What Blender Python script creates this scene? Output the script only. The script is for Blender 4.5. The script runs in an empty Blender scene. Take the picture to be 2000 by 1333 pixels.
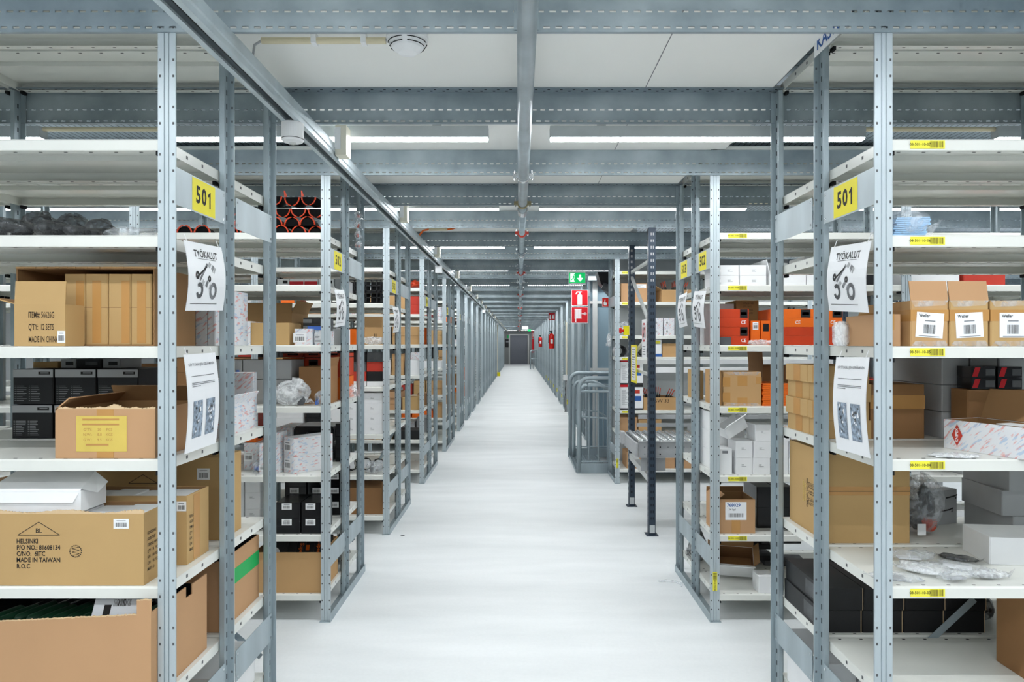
import bpy, math, random
from mathutils import Vector, Matrix
R = math.radians
rnd = random.Random(7)
sc = bpy.context.scene
COL = sc.collection

# ------------------------------------------------------------------ camera, world, exposure
CAMH = 1.45; F = 1333.0; VX, VY = 1014.0, 672.0
cd = bpy.data.cameras.new('camera'); cam = bpy.data.objects.new('camera', cd); COL.objects.link(cam)
cd.sensor_width = 36.0; cd.lens = 36.0 * F / 2000.0
cd.shift_x = -(VX - 1000.0) / 2000.0; cd.shift_y = (VY - 666.5) / 2000.0
cd.clip_start = 0.02; cd.clip_end = 200
cam.location = (0, 0, CAMH); cam.rotation_euler = (R(90), 0, 0)
sc.camera = cam
w = bpy.data.worlds.new('world'); sc.world = w; w.use_nodes = True
w.node_tree.nodes['Background'].inputs[0].default_value = (0.82, 0.9, 1.0, 1)
w.node_tree.nodes['Background'].inputs[1].default_value = 0.35
vs = sc.view_settings
vs.view_transform = 'Standard'; vs.look = 'None'; vs.gamma = 1.0; vs.use_curve_mapping = False
EXPOSURE = -0.20
vs.exposure = EXPOSURE
sc.cycles.max_bounces = 10; sc.cycles.diffuse_bounces = 6; sc.cycles.glossy_bounces = 4
sc.cycles.transparent_max_bounces = 24; sc.cycles.use_denoising = True
TUBE_W = 9.0
TUBE_COL = (0.955, 0.982, 1.0)

def PX(px, Y): return (px - VX) * Y / F
def PZ(py, Y): return CAMH + (VY - py) * Y / F

# ------------------------------------------------------------------ rows of racking (Y of aisle faces)
ROWS = [(1.93, 2.73), (3.56, 4.34), (5.18, 6.18), (7.08, 8.22), (9.19, 10.4), (11.3, 12.2), (12.94, 13.9), (14.53, 15.5), (16.38, 17.4)]
y = 18.4
while y < 46: ROWS.append((y, y + 1.0)); y += 1.85
LV = [0.14, 0.45, 0.76, 1.122, 1.443, 1.759, 2.032]      # shelf surfaces, levels 1..7
ZB, ZT = 2.33, 2.46                                       # beams
YEND = 48.3; XW = 8.2; YBACK = -5.0

# ------------------------------------------------------------------ materials
MATS = {}
def srgb(r, g, b):
    f = lambda c: (c / 255 / 12.92) if c / 255 <= 0.04045 else ((c / 255 + 0.055) / 1.055) ** 2.4
    return (f(r), f(g), f(b), 1)
def newmat(name):
    m = bpy.data.materials.new(name); m.use_nodes = True
    nt = m.node_tree; b = nt.nodes['Principled BSDF']
    MATS[name] = m
    return m, nt, b
def N(nt, t, **kw):
    n = nt.nodes.new(t)
    for k, v in kw.items(): setattr(n, k, v)
    return n
def mathn(nt, op, a, b=None, c=None):
    n = nt.nodes.new('ShaderNodeMath'); n.operation = op
    for i, v in enumerate((a, b, c)):
        if v is None: continue
        if isinstance(v, (int, float)): n.inputs[i].default_value = v
        else: nt.links.new(v, n.inputs[i])
    return n.outputs[0]
def plain(name, rgb, rough=0.6, metal=0.0, var=0.06, scale=14.0, spec=0.4, bump=0.0, stretch=None):
    m, nt, b = newmat(name)
    c = srgb(*rgb)
    tc = N(nt, 'ShaderNodeTexCoord'); mp = N(nt, 'ShaderNodeMapping'); nz = N(nt, 'ShaderNodeTexNoise')
    nt.links.new(tc.outputs['Object'], mp.inputs[0]); nt.links.new(mp.outputs[0], nz.inputs['Vector'])
    if stretch: mp.inputs['Scale'].default_value = stretch
    nz.inputs['Scale'].default_value = scale; nz.inputs['Detail'].default_value = 4
    cr = N(nt, 'ShaderNodeValToRGB')
    cr.color_ramp.elements[0].position = 0.3; cr.color_ramp.elements[1].position = 0.7
    cr.color_ramp.elements[0].color = tuple(max(0, v * (1 - var)) for v in c[:3]) + (1,)
    cr.color_ramp.elements[1].color = tuple(min(1, v * (1 + var)) for v in c[:3]) + (1,)
    nt.links.new(nz.outputs['Fac'], cr.inputs[0]); nt.links.new(cr.outputs[0], b.inputs['Base Color'])
    b.inputs['Roughness'].default_value = rough; b.inputs['Metallic'].default_value = metal
    b.inputs['Specular IOR Level'].default_value = spec
    if bump:
        bp = N(nt, 'ShaderNodeBump'); bp.inputs['Strength'].default_value = bump; bp.inputs['Distance'].default_value = 0.004
        nt.links.new(nz.outputs['Fac'], bp.inputs['Height']); nt.links.new(bp.outputs[0], b.inputs['Normal'])
    return m
def emis(name, rgb, s):
    m, nt, b = newmat(name)
    b.inputs['Base Color'].default_value = srgb(*rgb); b.inputs['Emission Color'].default_value = srgb(*rgb)
    b.inputs['Emission Strength'].default_value = s
    return m

plain('galv', (158, 171, 177), 0.4, 0.35, 0.14, 9, stretch=(1, 1, 0.25))
plain('galv_light', (186, 197, 202), 0.42, 0.3, 0.10, 9, stretch=(1, 1, 0.3))
plain('galv_dark', (140, 152, 160), 0.4, 0.4, 0.15, 7)
plain('shelf', (224, 225, 219), 0.26, 0, 0.02, 5)
plain('hole', (18, 20, 22), 0.9)
plain('black', (26, 27, 29), 0.5, 0, 0.15)
plain('pad_black', (17, 17, 18), 0.85, 0, 0.1, spec=0.1)
plain('blackgloss', (22, 23, 26), 0.22, 0, 0.1)
plain('white', (236, 237, 238), 0.55, 0, 0.02)
plain('paper', (240, 242, 245), 0.3, 0, 0.015)
plain('ivory', (222, 218, 202), 0.5, 0, 0.02)
plain('conduit', (214, 204, 174), 0.5, 0, 0.03)
plain('yellow', (243, 228, 10), 0.45, 0, 0.02)
plain('label_yellow', (240, 232, 70), 0.5, 0, 0.02)
plain('yellow_dull', (212, 186, 92), 0.5, 0, 0.05)
plain('red', (196, 16, 30), 0.4, 0, 0.03)
plain('red_fire', (214, 30, 24), 0.25, 0, 0.03)
plain('green', (22, 168, 84), 0.5, 0, 0.03)
plain('green_dark', (16, 60, 38), 0.45, 0, 0.2)
plain('orange', (232, 106, 24), 0.4, 0, 0.05)
plain('orange_red', (196, 62, 26), 0.4, 0, 0.06)
plain('orange_env', (240, 130, 30), 0.5, 0, 0.1, 60, stretch=(0.2, 0.2, 4))
plain('blue', (70, 110, 190), 0.4)
plain('blue_pale', (150, 190, 225), 0.5, 0, 0.08)
plain('grey_box', (172, 174, 176), 0.6, 0, 0.03)
plain('grey_print', (120, 122, 126), 0.6)
plain('grey_soft', (84, 86, 88), 0.7, 0, 0.25, 20)
plain('rack_blue', (52, 64, 78), 0.4, 0.2, 0.08)
plain('paint_grey', (196, 198, 196), 0.4, 0.1, 0.04)
plain('steel', (196, 200, 202), 0.25, 0.8, 0.05)
plain('wall_grey', (128, 131, 130), 0.8, 0, 0.04)
plain('wall_hall', (214, 216, 216), 0.8, 0, 0.02)
plain('door_grey', (104, 108, 116), 0.6, 0, 0.03)
plain('panel_blue', (132, 154, 166), 0.45, 0.15, 0.04, 1.5)
plain('back_panel', (196, 200, 202), 0.6, 0, 0.04, 3)
plain('ink', (34, 32, 30), 0.7, 0, 0.1)
plain('ink_brown', (70, 56, 40), 0.8, 0, 0.1)
plain('ink_blue', (40, 90, 160), 0.6)
plain('red_clamp', (190, 60, 46), 0.4)
plain('brass', (150, 142, 110), 0.4, 0.6)
plain('photo_grey', (110, 112, 116), 0.4, 0, 0.5, 40)
plain('photo_blue', (138, 152, 168), 0.4, 0, 0.7, 90)
plain('tape', (190, 142, 84), 0.22, 0, 0.06, 6)
plain('tape_clear', (214, 184, 140), 0.15, 0, 0.04, 6)
CARD = {}
for k, c in dict(tan=(190, 152, 106), gold=(188, 155, 106), pink=(188, 148, 110), brown=(146, 108, 72), light=(212, 184, 146)).items():
    m = plain('card_' + k, c, 0.75, 0, 0.05, 3, spec=0.2)
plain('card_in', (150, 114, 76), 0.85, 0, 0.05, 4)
emis('tube', (250, 253, 255), 24.0)
plain('housing_grey', (176, 182, 184), 0.5, 0.1, 0.05)
emis('exit_green', (10, 190, 100), 0.9)
emis('exit_white', (235, 255, 245), 1.3)
emis('screen', (235, 238, 240), 0.8)

def floor_mat():
    m, nt, b = newmat('floor')
    tc = N(nt, 'ShaderNodeTexCoord'); n1 = N(nt, 'ShaderNodeTexNoise'); n2 = N(nt, 'ShaderNodeTexNoise')
    mp = N(nt, 'ShaderNodeMapping'); mp.inputs['Scale'].default_value = (0.5, 2.2, 1)  # stretched noise: faint bands of light and shadow put into the floor colour
    nt.links.new(tc.outputs['Object'], mp.inputs[0]); nt.links.new(mp.outputs[0], n1.inputs['Vector'])
    nt.links.new(tc.outputs['Object'], n2.inputs['Vector'])
    n1.inputs['Scale'].default_value = 2.2; n1.inputs['Detail'].default_value = 8
    n2.inputs['Scale'].default_value = 60; n2.inputs['Detail'].default_value = 3
    ad = mathn(nt, 'MULTIPLY_ADD', n2.outputs['Fac'], 0.25, n1.outputs['Fac'])
    cr = N(nt, 'ShaderNodeValToRGB'); cr.color_ramp.elements[0].position = 0.35; cr.color_ramp.elements[1].position = 0.85
    cr.color_ramp.elements[0].color = srgb(214, 218, 219); cr.color_ramp.elements[1].color = srgb(230, 233, 234)
    nt.links.new(ad, cr.inputs[0]); nt.links.new(cr.outputs[0], b.inputs['Base Color'])
    b.inputs['Roughness'].default_value = 0.5
    bp = N(nt, 'ShaderNodeBump'); bp.inputs['Strength'].default_value = 0.08; bp.inputs['Distance'].default_value = 0.002
    nt.links.new(n2.outputs['Fac'], bp.inputs['Height']); nt.links.new(bp.outputs[0], b.inputs['Normal'])
floor_mat()

def beam_mat():
    m, nt, b = newmat('beam')
    b.inputs['Metallic'].default_value = 0.3; b.inputs['Roughness'].default_value = 0.42
    tc = N(nt, 'ShaderNodeTexCoord'); nz = N(nt, 'ShaderNodeTexNoise'); nz.inputs['Scale'].default_value = 5; nz.inputs['Detail'].default_value = 6
    nt.links.new(tc.outputs['Object'], nz.inputs['Vector'])
    cr = N(nt, 'ShaderNodeValToRGB'); cr.color_ramp.elements[0].position = 0.3; cr.color_ramp.elements[1].position = 0.7
    cr.color_ramp.elements[0].color = srgb(128, 142, 149); cr.color_ramp.elements[1].color = srgb(166, 178, 184)
    nt.links.new(nz.outputs['Fac'], cr.inputs[0]); nt.links.new(cr.outputs[0], b.inputs['Base Color'])
    sp = N(nt, 'ShaderNodeSeparateXYZ'); nt.links.new(tc.outputs['Object'], sp.inputs[0])
    masks = []
    for z0, off in ((0.013, 0.0), (0.058, 0.5)):
        fr = mathn(nt, 'FRACT', mathn(nt, 'ADD', mathn(nt, 'DIVIDE', sp.outputs[0], 0.034), 100 + off))
        a = mathn(nt, 'LESS_THAN', fr, 0.56)
        z = mathn(nt, 'LESS_THAN', mathn(nt, 'ABSOLUTE', mathn(nt, 'SUBTRACT', sp.outputs[2], z0)), 0.0032)
        masks.append(mathn(nt, 'MULTIPLY', a, z))
    mk = mathn(nt, 'MAXIMUM', masks[0], masks[1])
    nt.links.new(mathn(nt, 'SUBTRACT', 1.0, mk), b.inputs['Alpha'])
beam_mat()

def grating_mat():
    m, nt, b = newmat('grating')
    tc = N(nt, 'ShaderNodeTexCoord'); br = N(nt, 'ShaderNodeTexBrick'); mp = N(nt, 'ShaderNodeMapping')
    mp.inputs['Rotation'].default_value = (0, 0, R(90))
    nt.links.new(tc.outputs['Object'], mp.inputs[0]); nt.links.new(mp.outputs[0], br.inputs['Vector'])
    br.inputs['Scale'].default_value = 1.0; br.inputs['Brick Width'].default_value = 0.1; br.inputs['Row Height'].default_value = 0.03
    br.inputs['Mortar Size'].default_value = 0.003; br.inputs['Mortar Smooth'].default_value = 0.3
    br.inputs['Color1'].default_value = srgb(182, 196, 206); br.inputs['Color2'].default_value = srgb(190, 203, 212); br.inputs['Mortar'].default_value = srgb(96, 106, 114)
    nt.links.new(br.outputs['Color'], b.inputs['Base Color'])
    b.inputs['Metallic'].default_value = 0.4; b.inputs['Roughness'].default_value = 0.45
grating_mat()

def knipex_mat(name, base):
    m, nt, b = newmat(name)
    b.inputs['Roughness'].default_value = 0.45
    tc = N(nt, 'ShaderNodeTexCoord'); col = None
    base_out = N(nt, 'ShaderNodeRGB'); base_out.outputs[0].default_value = srgb(*base); cur = base_out.outputs[0]
    for i, (c, off) in enumerate((((222, 140, 132), 0.0), ((168, 192, 216), 3.7))):
        mp = N(nt, 'ShaderNodeMapping'); mp.inputs['Rotation'].default_value = (0, R(42), 0 if i == 0 else R(0.01))
        mp.inputs['Location'].default_value = (off, off, off); mp.inputs['Scale'].default_value = (1, 1, 1)
        mp2 = N(nt, 'ShaderNodeMapping'); mp2.inputs['Scale'].default_value = (30, 30, 120)
        nt.links.new(tc.outputs['Object'], mp.inputs[0]); nt.links.new(mp.outputs[0], mp2.inputs[0])
        nz = N(nt, 'ShaderNodeTexNoise'); nz.inputs['Scale'].default_value = 1.0; nz.inputs['Detail'].default_value = 1.5
        nt.links.new(mp2.outputs[0], nz.inputs['Vector'])
        cr = N(nt, 'ShaderNodeValToRGB'); cr.color_ramp.elements[0].position = 0.58; cr.color_ramp.elements[1].position = 0.66
        nt.links.new(nz.outputs['Fac'], cr.inputs[0])
        mx = N(nt, 'ShaderNodeMix', data_type='RGBA')
        fac = mathn(nt, 'MULTIPLY', cr.outputs[0], 0.75)
        nt.links.new(fac, mx.inputs[0]); nt.links.new(cur, mx.inputs[6]); mx.inputs[7].default_value = srgb(*c); cur = mx.outputs[2]
    nt.links.new(cur, b.inputs['Base Color'])
knipex_mat('pattern_print', (222, 223, 226))

def glyph_one(b, c, A, B, h, mat):
    for pts in ([(-.04, -.5), (.12, -.5), (.12, .5), (0, .5), (-.04, .42)], [(-.04, .42), (-.04, .22), (-.24, .16), (-.24, .30)]):
        b.face([c + A * (x * h) + B * (y * h) for x, y in pts], mat)

def plastic_mat(name, a, rgb=(225, 230, 235)):
    m, nt, b = newmat(name)
    b.inputs['Base Color'].default_value = srgb(*rgb); b.inputs['Roughness'].default_value = 0.12
    tc = N(nt, 'ShaderNodeTexCoord'); nz = N(nt, 'ShaderNodeTexNoise'); nz.inputs['Scale'].default_value = 22; nz.inputs['Detail'].default_value = 5; nz.inputs['Distortion'].default_value = 1.5
    nt.links.new(tc.outputs['Object'], nz.inputs['Vector'])
    cr = N(nt, 'ShaderNodeValToRGB'); cr.color_ramp.elements[0].position = 0.4; cr.color_ramp.elements[1].position = 0.65
    cr.color_ramp.elements[0].color = (a * 0.5,) * 3 + (1,); cr.color_ramp.elements[1].color = (min(1, a * 1.6),) * 3 + (1,)
    nt.links.new(nz.outputs['Fac'], cr.inputs[0]); nt.links.new(cr.outputs[0], b.inputs['Alpha'])
    bp = N(nt, 'ShaderNodeBump'); bp.inputs['Strength'].default_value = 0.4; bp.inputs['Distance'].default_value = 0.006
    nt.links.new(nz.outputs['Fac'], bp.inputs['Height']); nt.links.new(bp.outputs[0], b.inputs['Normal'])
plastic_mat('film', 0.27)
plastic_mat('film_white', 0.5, (235, 238, 240))
plastic_mat('film_dark', 0.7, (70, 72, 74))

# ------------------------------------------------------------------ mesh building
TXT = {}
def text_geo(s, bold=0.0):
    k = (s, bold)
    if k not in TXT:
        cu = bpy.data.curves.new('t', 'FONT'); cu.body = s; cu.size = 1.0; cu.offset = bold
        cu.align_x = 'CENTER'; cu.align_y = 'CENTER'; cu.resolution_u = 2
        o = bpy.data.objects.new('t', cu); COL.objects.link(o)
        dg = bpy.context.evaluated_depsgraph_get(); me = o.evaluated_get(dg).to_mesh()
        vs_ = [v.co.xy.copy() for v in me.vertices]; fs = [tuple(p.vertices) for p in me.polygons]
        o.evaluated_get(dg).to_mesh_clear()
        bpy.data.objects.remove(o); bpy.data.curves.remove(cu)
        TXT[k] = (vs_, fs)
    return TXT[k]

class MB:
    def __init__(s): s.v = []; s.f = []; s.m = []; s.mats = []
    def mi(s, mat):
        if mat not in s.mats: s.mats.append(mat)
        return s.mats.index(mat)
    def face(s, pts, mat):
        n = len(s.v); s.v += [tuple(p) for p in pts]; s.f.append(tuple(range(n, n + len(pts)))); s.m.append(s.mi(mat)); return s
    def box(s, a, b, mat, xf=None):
        x0, y0, z0 = a; x1, y1, z1 = b; n = len(s.v)
        P = [(x0, y0, z0), (x1, y0, z0), (x1, y1, z0), (x0, y1, z0), (x0, y0, z1), (x1, y0, z1), (x1, y1, z1), (x0, y1, z1)]
        if xf is not None: P = [tuple(xf @ Vector(p)) for p in P]
        s.v += P; k = s.mi(mat)
        for q in ((0, 3, 2, 1), (4, 5, 6, 7), (0, 1, 5, 4), (1, 2, 6, 5), (2, 3, 7, 6), (3, 0, 4, 7)):
            s.f.append(tuple(n + i for i in q)); s.m.append(k)
        return s
    def prism(s, prof, z0, z1, mat, axis='z', xf=None):
        """closed profile of (a, b) points swept between z0 and z1 along an axis"""
        def mk(a, b, c):
            p = {'z': (a, b, c), 'y': (a, c, b), 'x': (c, a, b)}[axis]
            return tuple(xf @ Vector(p)) if xf is not None else p
        n = len(s.v); L = len(prof); k = s.mi(mat)
        s.v += [mk(a, b, z0) for a, b in prof] + [mk(a, b, z1) for a, b in prof]
        for i in range(L):
            j = (i + 1) % L; s.f.append((n + i, n + j, n + L + j, n + L + i)); s.m.append(k)
        s.f.append(tuple(range(n + L - 1, n - 1, -1))); s.m.append(k); s.f.append(tuple(range(n + L, n + 2 * L))); s.m.append(k)
        return s
    def tube(s, pts, r, mat, seg=12, cap=True):
        pts = [Vector(p) for p in pts]; n0 = len(s.v); k = s.mi(mat)
        rs = r if isinstance(r, (list, tuple)) else [r] * len(pts)
        up = None
        for i, p in enumerate(pts):
            d = (pts[min(i + 1, len(pts) - 1)] - pts[max(i - 1, 0)]).normalized()
            if up is None: up = Vector((0, 0, 1)) if abs(d.z) < 0.9 else Vector((1, 0, 0))
            a = d.cross(up).normalized(); b = d.cross(a).normalized(); up = -b if False else up
            for j in range(seg):
                t = 2 * math.pi * j / seg
                s.v.append(tuple(p + (a * math.cos(t) + b * math.sin(t)) * rs[i]))
        for i in range(len(pts) - 1):
            for j in range(seg):
                q = (j + 1) % seg
                s.f.append((n0 + i * seg + j, n0 + i * seg + q, n0 + (i + 1) * seg + q, n0 + (i + 1) * seg + j)); s.m.append(k)
        if cap:
            s.f.append(tuple(n0 + j for j in range(seg - 1, -1, -1))); s.m.append(k)
            e = n0 + (len(pts) - 1) * seg; s.f.append(tuple(e + j for j in range(seg))); s.m.append(k)
        return s
    def lathe(s, prof, mat, seg=20, c=(0, 0, 0), axis='z'):
        n0 = len(s.v); k = s.mi(mat); L = len(prof)
        for r, z in prof:
            for j in range(seg):
                t = 2 * math.pi * j / seg; p = (r * math.cos(t), r * math.sin(t), z)
                if axis == 'y': p = (p[0], p[2], p[1])
                s.v.append((c[0] + p[0], c[1] + p[1], c[2] + p[2]))
        for i in range(L - 1):
            for j in range(seg):
                q = (j + 1) % seg; s.f.append((n0 + i * seg + j, n0 + i * seg + q, n0 + (i + 1) * seg + q, n0 + (i + 1) * seg + j)); s.m.append(k)
        s.f.append(tuple(n0 + j for j in range(seg))); s.m.append(k)
        s.f.append(tuple(n0 + (L - 1) * seg + j for j in range(seg))); s.m.append(k)
        return s
    def text(s, t, o, u, v, size, mat, bold=0.0, sx=1.0):
        vs_, fs = text_geo(t, bold); o, u, v = Vector(o), Vector(u).normalized(), Vector(v).normalized(); n = len(s.v); k = s.mi(mat)
        s.v += [tuple(o + u * (p.x * size * sx) + v * (p.y * size)) for p in vs_]
        for f in fs: s.f.append(tuple(n + i for i in f)); s.m.append(k)
        return s
    def rect(s, o, u, v, wd, h, mat):
        o, u, v = Vector(o), Vector(u).normalized() * wd / 2, Vector(v).normalized() * h / 2
        return s.face([o - u - v, o + u - v, o + u + v, o - u + v], mat)
    def barcode(s, o, u, v, wd, h, mat, n=14, seed=1):
        r = random.Random(seed); o, U, V = Vector(o), Vector(u).normalized(), Vector(v)
        x = -wd / 2
        while x < wd / 2:
            b = wd / n * r.choice((0.3, 0.45, 0.7)); s.rect(o + U * (x + b / 2), U, V, b, h, mat); x += b + wd / n * r.choice((0.35, 0.5, 0.7))
        return s
    def mesh(s, name, smooth=False):
        me = bpy.data.meshes.new(name); me.from_pydata(s.v, [], s.f)
        for m in s.mats: me.materials.append(MATS[m])
        me.polygons.foreach_set('material_index', s.m)
        if smooth: me.polygons.foreach_set('use_smooth', [True] * len(s.f))
        me.update(); return me
    def build(s, name, parent=None, loc=(0, 0, 0), rot=(0, 0, 0), smooth=False):
        return link(s.mesh(name, smooth), name, parent, loc, rot)
def link(me, name, parent=None, loc=(0, 0, 0), rot=(0, 0, 0)):
    o = bpy.data.objects.new(name, me); COL.objects.link(o); o.location = loc; o.rotation_euler = rot
    if parent: o.parent = parent
    return o
def thing(name, label, cat, loc=(0, 0, 0), rz=0, group=None, rot=None):
    o = bpy.data.objects.new(name, None); COL.objects.link(o); o.empty_display_size = 0.1
    o.location = loc; o.rotation_euler = rot or (0, 0, rz); o['label'] = label; o['category'] = cat
    if group: o['group'] = group
    return o
def tag(o, label, cat, group=None):
    o['label'] = label; o['category'] = cat
    if group: o['group'] = group
    return o
def struct(o): o['kind'] = 'structure'; return o

# ------------------------------------------------------------------ the setting
HX0, HX1, HY0, HY1 = 1.0, 3.4, 7.68, 8.78                 # stairwell opening
fb = MB()
for a_, c_ in (((-XW, YBACK), (XW, HY0)), ((-XW, HY0), (HX0, HY1)), ((HX1, HY0), (XW, HY1)), ((-XW, HY1), (XW, YEND))):
    fb.box((a_[0], a_[1], -0.12), (c_[0], c_[1], 0), 'floor')
struct(fb.build('floor'))
pit = MB()
for a_, c_ in (((HX0 - .1, HY0 - .1, -2.6), (HX1 + .1, HY0, -.121)), ((HX0 - .1, HY1, -2.6), (HX1 + .1, HY1 + .1, -.121)), ((HX0 - .1, HY0, -2.6), (HX0, HY1, -.121)), ((HX1, HY0, -2.6), (HX1 + .1, HY1, -.121)), ((HX0 - .1, HY0 - .1, -2.7), (HX1 + .1, HY1 + .1, -2.6))):
    pit.box(a_, c_, 'wall_hall')
struct(pit.build('wall_stairwell'))
cb = MB()
plain('ceil_panel', (236, 236, 232), 0.6, 0, 0.015, 2)
for sx in (-1, 1):
    x0, x1 = sorted((0, sx * 1.0)); cb.box((x0, YBACK, ZT + .001), (x1, YEND, ZT + .03), 'ceil_panel')
ed = YBACK
for ya, yc in ROWS + [(YEND, 0)]:
    for sx in (-1, 1):
        x0, x1 = sorted((sx * 1.0005, sx * 1.07)); cb.box((x0, ed + .02, ZT + .001), (x1, ya - .02, ZT + .03), 'ceil_panel')
    ed = yc
for x in (0.498,):
    cb.box((x - .0015, YBACK, ZT), (x + .0015, YEND, ZT + .001), 'grey_print')
struct(cb.build('ceiling'))
struct(MB().box((-XW, YBACK, ZT + .05), (XW, YEND, ZT + .07), 'grating').build('ceiling_grating'))
struct(MB().box((-XW - .1, YBACK, 0), (-XW, YEND, 2.6), 'wall_hall').build('wall_left'))
struct(MB().box((XW, YBACK, 0), (XW + .1, YEND, 2.6), 'wall_hall').build('wall_right'))
struct(MB().box((-XW, YBACK - .1, 0), (XW, YBACK, 2.6), 'wall_hall').build('wall_back'))
struct(MB().box((-XW, YEND, 0), (XW, YEND + .1, 2.6), 'wall_grey').build('wall_far'))
dr = struct(MB().box((PX(997, YEND), YEND - .03, 0), (PX(1030, YEND), YEND - .001, 2.05), 'door_grey').build('door_1'))
MB().box((PX(996, YEND) - .08, YEND - .05, 0), (PX(996, YEND), YEND - .001, 2.13), 'paint_grey').box((PX(1031, YEND), YEND - .05, 0), (PX(1031, YEND) + .08, YEND - .001, 2.13), 'paint_grey').box((PX(996, YEND), YEND - .05, 2.06), (PX(1031, YEND), YEND - .001, 2.13), 'paint_grey').build('door_frame', dr)
MB().tube([(PX(1027, YEND), YEND - .03, 1.0), (PX(1027, YEND), YEND - .09, 1.0), (PX(1024, YEND), YEND - .09, 1.0)], .012, 'steel').build('door_handle', dr)

# ceiling beams: C channels along X, open side to the rack
def beam_mesh(front):
    b = MB(); t = .003; s = -1 if front else 1            # front: web on the aisle side before the row
    b.box((-XW + .01, -t if front else 0, 0), (XW - .01, 0 if front else t, ZT - ZB), 'beam')
    fy = (0.0, 0.045) if front else (-0.045, 0.0)
    b.box((-XW + .01, fy[0] / 5, 0), (XW - .01, fy[1] / 5, t), 'galv_dark')
    b.box((-XW + .01, fy[0], ZT - ZB - t), (XW - .01, fy[1], ZT - ZB), 'galv_dark')
    if not front:
        for i in range(-60, 61):
            for dy, off in ((-.015, 0), (-.032, .017)):
                b.box((i * .05 + off - .005, dy - .003, ZT - ZB - t - .0006), (i * .05 + off + .005, dy + .003, ZT - ZB - t - .0001), 'hole')
    return b.mesh('ceiling_beam')
BM = {True: beam_mesh(True), False: beam_mesh(False)}
SPL = MB().box((-.035, 0, .004), (.035, .004, .115), 'galv')
for p in ((-.02, .013), (.02, .013), (-.02, .058), (.02, .058)): SPL.lathe([(.007, -.004), (.007, 0)], 'steel', 8, (p[0], 0, p[1]), 'y')
SPLM = SPL.mesh('splice_plate')
ordn = ['first', 'second', 'third', 'fourth', 'fifth', 'sixth', 'seventh', 'eighth', 'ninth', 'tenth', 'eleventh', 'twelfth', 'thirteenth', 'fourteenth', 'fifteenth', 'sixteenth', 'seventeenth', 'eighteenth', 'nineteenth', 'twentieth', 'twenty-first', 'twenty-second', 'twenty-third', 'twenty-fourth', 'twenty-fifth', 'twenty-sixth', 'twenty-seventh']
BEAM_Y = []
for i, (ya, yc) in enumerate(ROWS):
    for front, yy in ((True, ya - .003), (False, yc + .003)):
        o = link(BM[front], 'ceiling_beam', None, (0, yy, ZB))
        tag(o, f'slotted galvanised ceiling channel over the {"near" if front else "far"} side of the {ordn[i]} rack row', 'beam', 'slotted ceiling beams')
        if i < 12: link(SPLM, 'splice_plate', o, (.02, -.0075 if front else .004, 0))
        BEAM_Y.append(yy)

# ------------------------------------------------------------------ light fixtures
LM = MB().prism([(-.026, .010), (.026, .010), (.026, .062), (-.026, .062)], -.715, .715, 'housing_grey', 'x').mesh('housing')
DM = MB().prism([(-.024, .0095), (.024, .0095), (.021, .000), (-.021, .000)], -.712, .712, 'tube', 'x').mesh('diffuser')
CM = MB().tube([(-.3, 0, .03), (.3, 0, .03)], .011, 'conduit', 8).mesh('conduit')
LIGHT_Y = [-3.3, -1.5, -0.1, 1.2]
aisles = [(ROWS[i][1] + ROWS[i + 1][0]) / 2 for i in range(len(ROWS) - 1)] + [47.3]
LIGHT_Y += aisles
for j, ly in enumerate(LIGHT_Y):
    ly_ = ly - .03 if j >= 4 else ly
    for sx, sn in ((-1, 'left'), (1, 'right')):
        for k in range(4 if ly < 9 else (2 if ly < 18 else 1)):
            if ly < 1 and k > 1: continue
            cx = sx * (.855 + k * 2.03)
            where = f'{sn} of the central pipe' if k == 0 else f'{ordn[k]} out to the {sn} of the pipe'
            an = f'in the {ordn[j - 4]} aisle' if j >= 4 else ['three aisles behind the camera', 'two aisles behind the camera', 'just behind the camera', 'before the first racks'][j]
            t = thing('strip_light', f'white tube light {where}, {an}', 'ceiling light', (cx, ly_, 2.376), 0, 'linear tube lights')
            link(LM, 'housing', t); link(DM, 'diffuser', t, (0, 0, .002))
            if True: MB().box((-.5, -.01, .0622), (-.46, .01, .0848), 'steel').build('hanger', t); MB().box((.46, -.01, .0622), (.5, .01, .0848), 'steel').build('hanger', t)
            ld = bpy.data.lights.new('tube_light', 'AREA'); ld.shape = 'RECTANGLE'; ld.size = 1.42; ld.size_y = .036
            ld.energy = TUBE_W; ld.color = TUBE_COL
            lo = bpy.data.objects.new('tube_light', ld); COL.objects.link(lo); lo.parent = t; lo.location = (0, 0, -.0005)
            if ly > 2 and ly < 9 and k < 3:
                tag(link(CM, 'cable_conduit', None, (sx * (1.87 + k * 2.03), ly_, 2.40)), f'cream conduit in the {ordn[k]} gap {sn} of the pipe, {an}', 'conduit', 'cream light conduits')
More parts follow.
